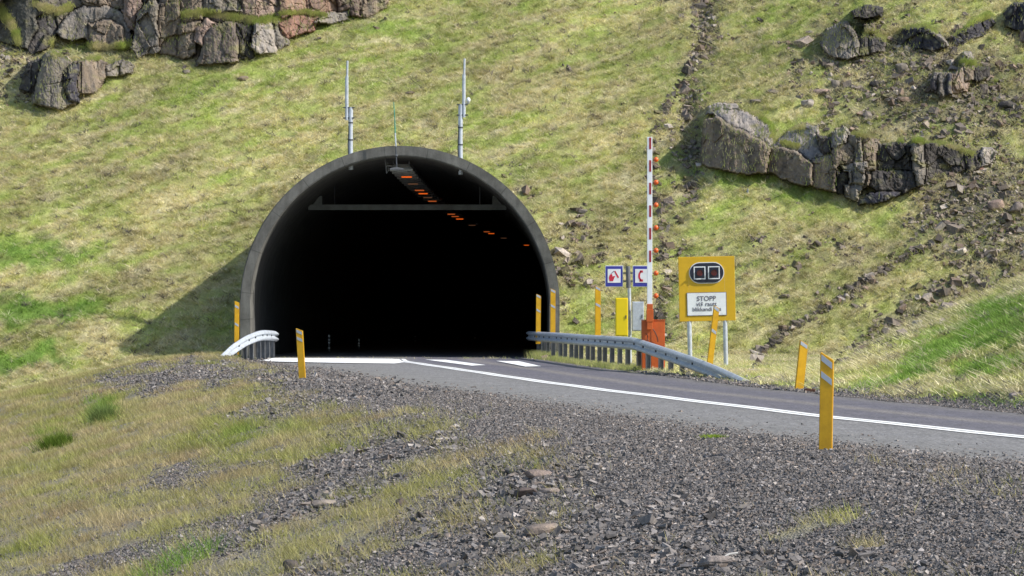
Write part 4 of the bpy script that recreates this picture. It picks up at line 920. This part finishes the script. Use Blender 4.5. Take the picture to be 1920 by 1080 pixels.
# stone lined drain on the right slope
P = []
GU = [(1240, 600), (1247, 500), (1243, 410), (1226, 330), (1228, 260), (1250, 195), (1285, 150), (1308, 100), (1318, 40), (1330, -20)]
for a, b_ in zip(GU, GU[1:]):
    for k in range(42):
        u = random.random(); P.append(hit(a[0]+(b_[0]-a[0])*u+random.gauss(0, 6), a[1]+(b_[1]-a[1])*u+random.gauss(0, 5)))
P = np.array(P); N = len(P)
stones('gully_stones', P[:, 0], P[:, 1], P[:, 2], np.minimum(rng.lognormal(-2.25, .5, N), .36), hillcol(N)*.8, rng.uniform(.4, .8, N), M['chips'], 'dark stones filling the narrow gully that runs down the hillside right of the tunnel', 'stones')
P = []
for a, b_ in zip(DR, DR[1:]):
    for k in range(46):
        u = random.random(); px = a[0]+(b_[0]-a[0])*u+random.gauss(0, 4); py = a[1]+(b_[1]-a[1])*u+random.gauss(0, 3.5); P.append(hit(px, py))
P = np.array(P); N = len(P)
stones('drain_stones', P[:, 0], P[:, 1], P[:, 2], np.minimum(rng.lognormal(-2.1, .45, N), .36), hillcol(N)*.8, rng.uniform(.4, .8, N), M['chips'], 'line of dark stones lining a drain down the right slope', 'stones')

# ------------------------------------------------------------------ grass (uncountable)
def blades(name, X, Y, z, col_, hgt, wid, per, lean, label, spread=.06):
    N = len(X)*per; Xr = np.repeat(X, per)+rng.normal(0, spread, N); Yr = np.repeat(Y, per)+rng.normal(0, spread, N); zr = np.repeat(z, per)
    zr = zr+(Z(Xr, Yr)-Z(np.repeat(X, per), np.repeat(Y, per))) if N < 2500000 else zr
    h = np.repeat(hgt, per)*rng.uniform(.5, 1.25, N); w_ = np.repeat(wid, per)*rng.uniform(.7, 1.3, N)
    an = rng.uniform(0, 2*np.pi, N); fc = rng.uniform(0, np.pi, N)
    lx = np.cos(an)*lean*h*rng.uniform(.3, 1.5, N)-.25*h*lean; ly = np.sin(an)*lean*h*rng.uniform(.3, 1.3, N)-.5*h*lean
    dx, dy = np.cos(fc)*w_/2, np.sin(fc)*w_/2*.6
    b0 = np.stack([Xr-dx, Yr-dy, zr-.02], -1); b1 = np.stack([Xr+dx, Yr+dy, zr-.02], -1)
    hz = h*np.clip(1.15-lean*.55, .3, 1); tp = np.stack([Xr+lx, Yr+ly, zr+hz], -1)
    V = np.stack([b0, b1, tp], 1).reshape(-1, 3); Fc = np.arange(3*N).reshape(-1, 3)
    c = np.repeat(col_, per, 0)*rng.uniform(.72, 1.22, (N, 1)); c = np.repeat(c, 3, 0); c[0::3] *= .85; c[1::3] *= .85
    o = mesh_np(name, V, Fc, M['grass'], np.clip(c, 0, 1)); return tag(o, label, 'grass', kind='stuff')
# the far slopes
def far_ok(X, Y, z):
    n = nrm(X, Y); return ((Y > 99) | (n < -hr(Y)-.35)) & ~in_tube(X, Y, z, RO+.06) & ~((Y > 100) & (Y < PY+.1) & (np.abs(X-tunx(Y)) < 5.3))
X, Y = scatter(640000, 44, 133, .212); z = Z(X, Y); ok = far_ok(X, Y, z); X, Y, z = X[ok], Y[ok], z[ok]
g, ch, gr, st = masks(X, Y, z); lum = fbm(X*1.4+20, Y*1.4+3, 4)
keep = rng.uniform(0, 1, len(X)) < np.clip(.72+lum*.9, .12, 1)*(1-.45*st)*(1-.93*g)*np.where(nrm(X, Y) > 0, (Y > 99)*1., 1); X, Y, z, gr, st, lum, g = [a[keep] for a in (X, Y, z, gr, st, lum, g)]
c = grasscol(X, Y, z, gr)*(1+.35*np.clip(lum, -1, 1))[:, None]*rng.uniform(.75, 1.25, (len(X), 1)); c = mix(c, DEEP*.9, np.clip((rng.uniform(0, 1, len(X)) < .08)*1., 0, .6))
hg = .13+.05*np.clip(gr-1, 0, 1)+.05*lum
blades('grass', X, Y, z, c, np.clip(hg, .06, .3), np.full(len(X), .02), 4, .95, 'short matted green and straw grass covering the hillside'); print('far', len(X))
X, Y = scatter(73000, 46, 132, .212); z = Z(X, Y); ok = far_ok(X, Y, z) & (nrm(X, Y) < 0) | far_ok(X, Y, z) & (Y > 99); X, Y, z = X[ok], Y[ok], z[ok]; g, ch, gr, st = masks(X, Y, z)
keep = rng.uniform(0, 1, len(X)) < (1-.3*st)*(1-g)*np.clip(1.05-.6*gr+1.2*streak(X, Y, z), .15, 1); X, Y, z, gr = X[keep], Y[keep], z[keep], gr[keep]; N = len(X); q = rng.uniform(0, 1, N)[:, None]
c = grasscol(X, Y, z, gr); c = np.where(q < .5, .3*c+.7*PALE*rng.uniform(.8, 1.15, (N, 1)), np.where(q < .565, STONE*rng.uniform(.8, 1.4, (N, 1))+TAN*.2, c*rng.uniform(.75, 1.15, (N, 1))))
blades('grass', X, Y, z+.02, c, rng.uniform(.14, .28, N), np.full(N, .036), 13, 1.15, 'pale bent tussocks and thatch of dead grass over the hillside', .055); print('clumps', N)
# the near embankment
X, Y = scatter(330000, 15, 99, .19); z = Z(X, Y); n = nrm(X, Y); g, ch, gr, st = masks(X, Y, z)
pat = fbm(X*1.6+9, Y*.8, 4)
keep = (n > hl(Y)+.5) & (Y < 99.5) & (rng.uniform(0, 1, len(X)) < np.clip((1-g*1.05)*(.54+pat*1.65), .0, 1)*np.interp(Y, [15, 35, 60, 99], [1, .8, .7, .6])+.003*(g > .5)*(pat > .1)*(n > 5))
X, Y, z, gr, g, pat = [a[keep] for a in (X, Y, z, gr, g, pat)]
s2 = fbm(X*.7+13, Y*.35, 4)
c = mix(np.broadcast_to(np.array([.60, .49, .27]), X.shape+(3,)), np.array([.38, .40, .11]), np.clip(.5+s2*1.1+(gr-.5)*.9, 0, 1))
c = mix(c, np.array([.42, .28, .20]), np.clip(fbm(X*.9+50, Y*.5, 3)*1.7, 0, .7)*np.clip(1.3-gr, 0, 1))
c = mix(c, DEEP, np.clip((gr-.95)*1.2, 0, .9))*rng.uniform(.75, 1.25, (len(X), 1))
blades('grass', X, Y, z, c, np.clip(.15+.10*(gr-.5)+.05*pat, .07, .3), np.interp(Y, [15, 40, 99], [.006, .009, .016]), 5, .75, 'thin dry straw grass growing over the near embankment', .07); print('near', len(X))
# turf on the ledges the photograph shows, laid on the rock where it is
from mathutils.bvhtree import BVHTree
vv, ff = [], []
for o in [o for o in C.objects if o.name.startswith('rock_outcrop')]:
    b0 = len(vv); vv += [v.co.copy() for v in o.data.vertices]; ff += [[b0+i for i in p.vertices] for p in o.data.polygons]
tree = BVHTree.FromPolygons(vv, ff); LP = []
for fn, line, sp, nn in [(T6, [(235, 195), (300, 205), (400, 215), (520, 222), (600, 205)], 13, 1500), (T6, [(240, 240), (330, 262), (440, 262), (540, 262), (610, 240)], 10, 1300), (T6, [(840, 70), (930, 55), (1050, 75), (1180, 95), (1290, 85)], 10, 1500),
        (T6, [(1290, 60), (1400, 55), (1500, 70)], 5, 300), (T6, [(0, 40), (60, 120), (90, 200)], 22, 1200), (T6, [(160, 20), (260, 55), (330, 30)], 12, 700),
        (T5, [(370, 205), (450, 240), (540, 300), (560, 400)], 8, 500), (T5, [(560, 350), (660, 320), (720, 310)], 8, 500), (T5, [(600, 400), (690, 425)], 6, 200), (T5, [(1230, 385), (1310, 385), (1450, 395), (1560, 430), (1640, 460)], 7, 900), (T5, [(980, 350), (1120, 375)], 4, 200),
        (T8, [(560, 260), (700, 260), (800, 320), (850, 300)], 12, 500), (T8, [(880, 225), (1100, 205), (1200, 260)], 7, 400), (T8, [(1330, 260), (1500, 150), (1640, 110)], 14, 600), (T8, [(1180, 560), (1300, 560), (1400, 500), (1560, 520)], 10, 500)]:
    pts_ = fn(line)
    for k in range(nn):
        i = random.randrange(len(pts_)-1); u = random.random(); px = pts_[i][0]*(1-u)+pts_[i+1][0]*u+random.gauss(0, 2); py = pts_[i][1]*(1-u)+pts_[i+1][1]*u+random.gauss(0, sp*.45/1.6)
        d = Vector(((px-CX)/F, 1, -(py-HY)/F)).normalized(); h = tree.ray_cast(Vector((0, 0, EYE)), d)
        if h[0] is not None: LP.append(h[0])
LP = np.array(LP); N = len(LP); gr_ = np.full(N, .75); cl_ = grasscol(LP[:, 0], LP[:, 1], LP[:, 2], gr_)*rng.uniform(.7, 1.1, (N, 1)); per = 5
Pq = np.repeat(LP, per, 0)+rng.normal(0, .035, (N*per, 3)); hh = rng.uniform(.05, .15, N*per); lx_ = rng.normal(0, .06, N*per); wq = .014
V_ = np.stack([Pq+np.array([-wq, 0, -.02]), Pq+np.array([wq, 0, -.02]), Pq+np.stack([lx_, -hh*.7, hh*.6], -1)], 1).reshape(-1, 3)
tag(mesh_np('ledge_turf', V_, np.arange(len(V_)).reshape(-1, 3), M['grass'], np.clip(np.repeat(np.repeat(cl_, per, 0)*rng.uniform(.75, 1.2, (N*per, 1)), 3, 0), 0, 1)), 'green and straw turf growing along the ledges of the rock outcrops', 'turf', kind='stuff')
# grass caps on ledges of the outcrops
cp = np.array(CAPS); rep = np.full(len(cp), 1); pt = np.repeat(cp[:, :3], rep, 0); pt[:, :2] += rng.normal(0, .06, (len(pt), 2)); k_ = (fbm(pt[:, 0]*.7+3, pt[:, 1]*.7, 3) > .0); pt = pt[k_]; print('caps', len(pt))
Xr_, Yr_, zr_ = pt.T; cc = grasscol(Xr_, Yr_, zr_, np.full(len(pt), .7))*.85
lx_ = rng.normal(0, .05, len(pt)); hh = rng.uniform(.05, .16, len(pt)); V_ = np.stack([np.stack([Xr_-.012, Yr_, zr_-.03], -1), np.stack([Xr_+.012, Yr_, zr_-.03], -1), np.stack([Xr_+lx_, Yr_-.05, zr_+hh], -1)], 1).reshape(-1, 3)
tag(mesh_np('grass', V_, np.arange(len(V_)).reshape(-1, 3), M['grass'], np.repeat(cc, 3, 0)), 'grass and moss growing on the ledges of the rock outcrops', 'grass', kind='stuff')
# grass at the feet of the right guardrail
N = 5000; u = rng.uniform(0, 1, N); Yb = 78+u*24; Xb = np.interp(Yb, [78, 81.8, 89.4, 96, 99, 102.5], [3.15, 2.65, 1.97, 1.36, 1.0, .66])+rng.normal(.12, .16, N); zb = Z(Xb, Yb)
cb = mix(np.broadcast_to(STRAW*.8, (N, 3)), LIME*.9, rng.uniform(0, 1, N)); blades('grass', Xb, Yb, zb, cb, np.full(N, .16)+.12*(Yb > 98), np.full(N, .014), 3, .5, 'straw grass growing at the feet of the long guardrail')
def tuft(px, py, wd, h_, c0, label):
    p = hit(px, py); s = F/p.y; n_ = 420; x = rng.normal(p.x, wd/s*.3, n_); y = rng.normal(p.y, wd/s*.5, n_)
    o = blades('grass_tuft', x, y, Z(x, y), np.array(c0)*rng.uniform(.8, 2.3, (n_, 1))+np.array([.05, .05, .01])*rng.uniform(0, 1, (n_, 1)), rng.uniform(.45, 1.05, n_)*h_/s, np.full(n_, .016), 3, .6, label, .02)
    del o['kind']; o['category'] = 'grass tuft'
tuft(106, 838, 48, 34, (.06, .10, .012), 'dark green grass tuft standing at far left on the embankment')
tuft(193, 790, 34, 42, (.11, .15, .05), 'grey green grass tuft right of the darker one on the embankment')
tuft(1337, 822, 34, 9, (.16, .22, .03), 'small bright green weed at the near road edge left of the closest post')
# bleached twig at the bottom
p = hit(1345, 1062); t = thing('dry_twig', 'white bleached twig lying on the gravel at the bottom edge', 'twig', p)
mb = MB(); s = F/p.y
tw = lambda a: [((x-1345)/s, 0, (1068-y)/s+.03) for x, y in a]
mb.tube(tw([(1318, 1072), (1332, 1066), (1350, 1062), (1368, 1052), (1384, 1050)]), .010, 6); mb.tube(tw([(1332, 1066), (1322, 1060), (1318, 1058)]), .007, 6); mb.tube(tw([(1350, 1062), (1362, 1062), (1376, 1058)]), .006, 6); mb.build('branch', M['wood'], t, True)
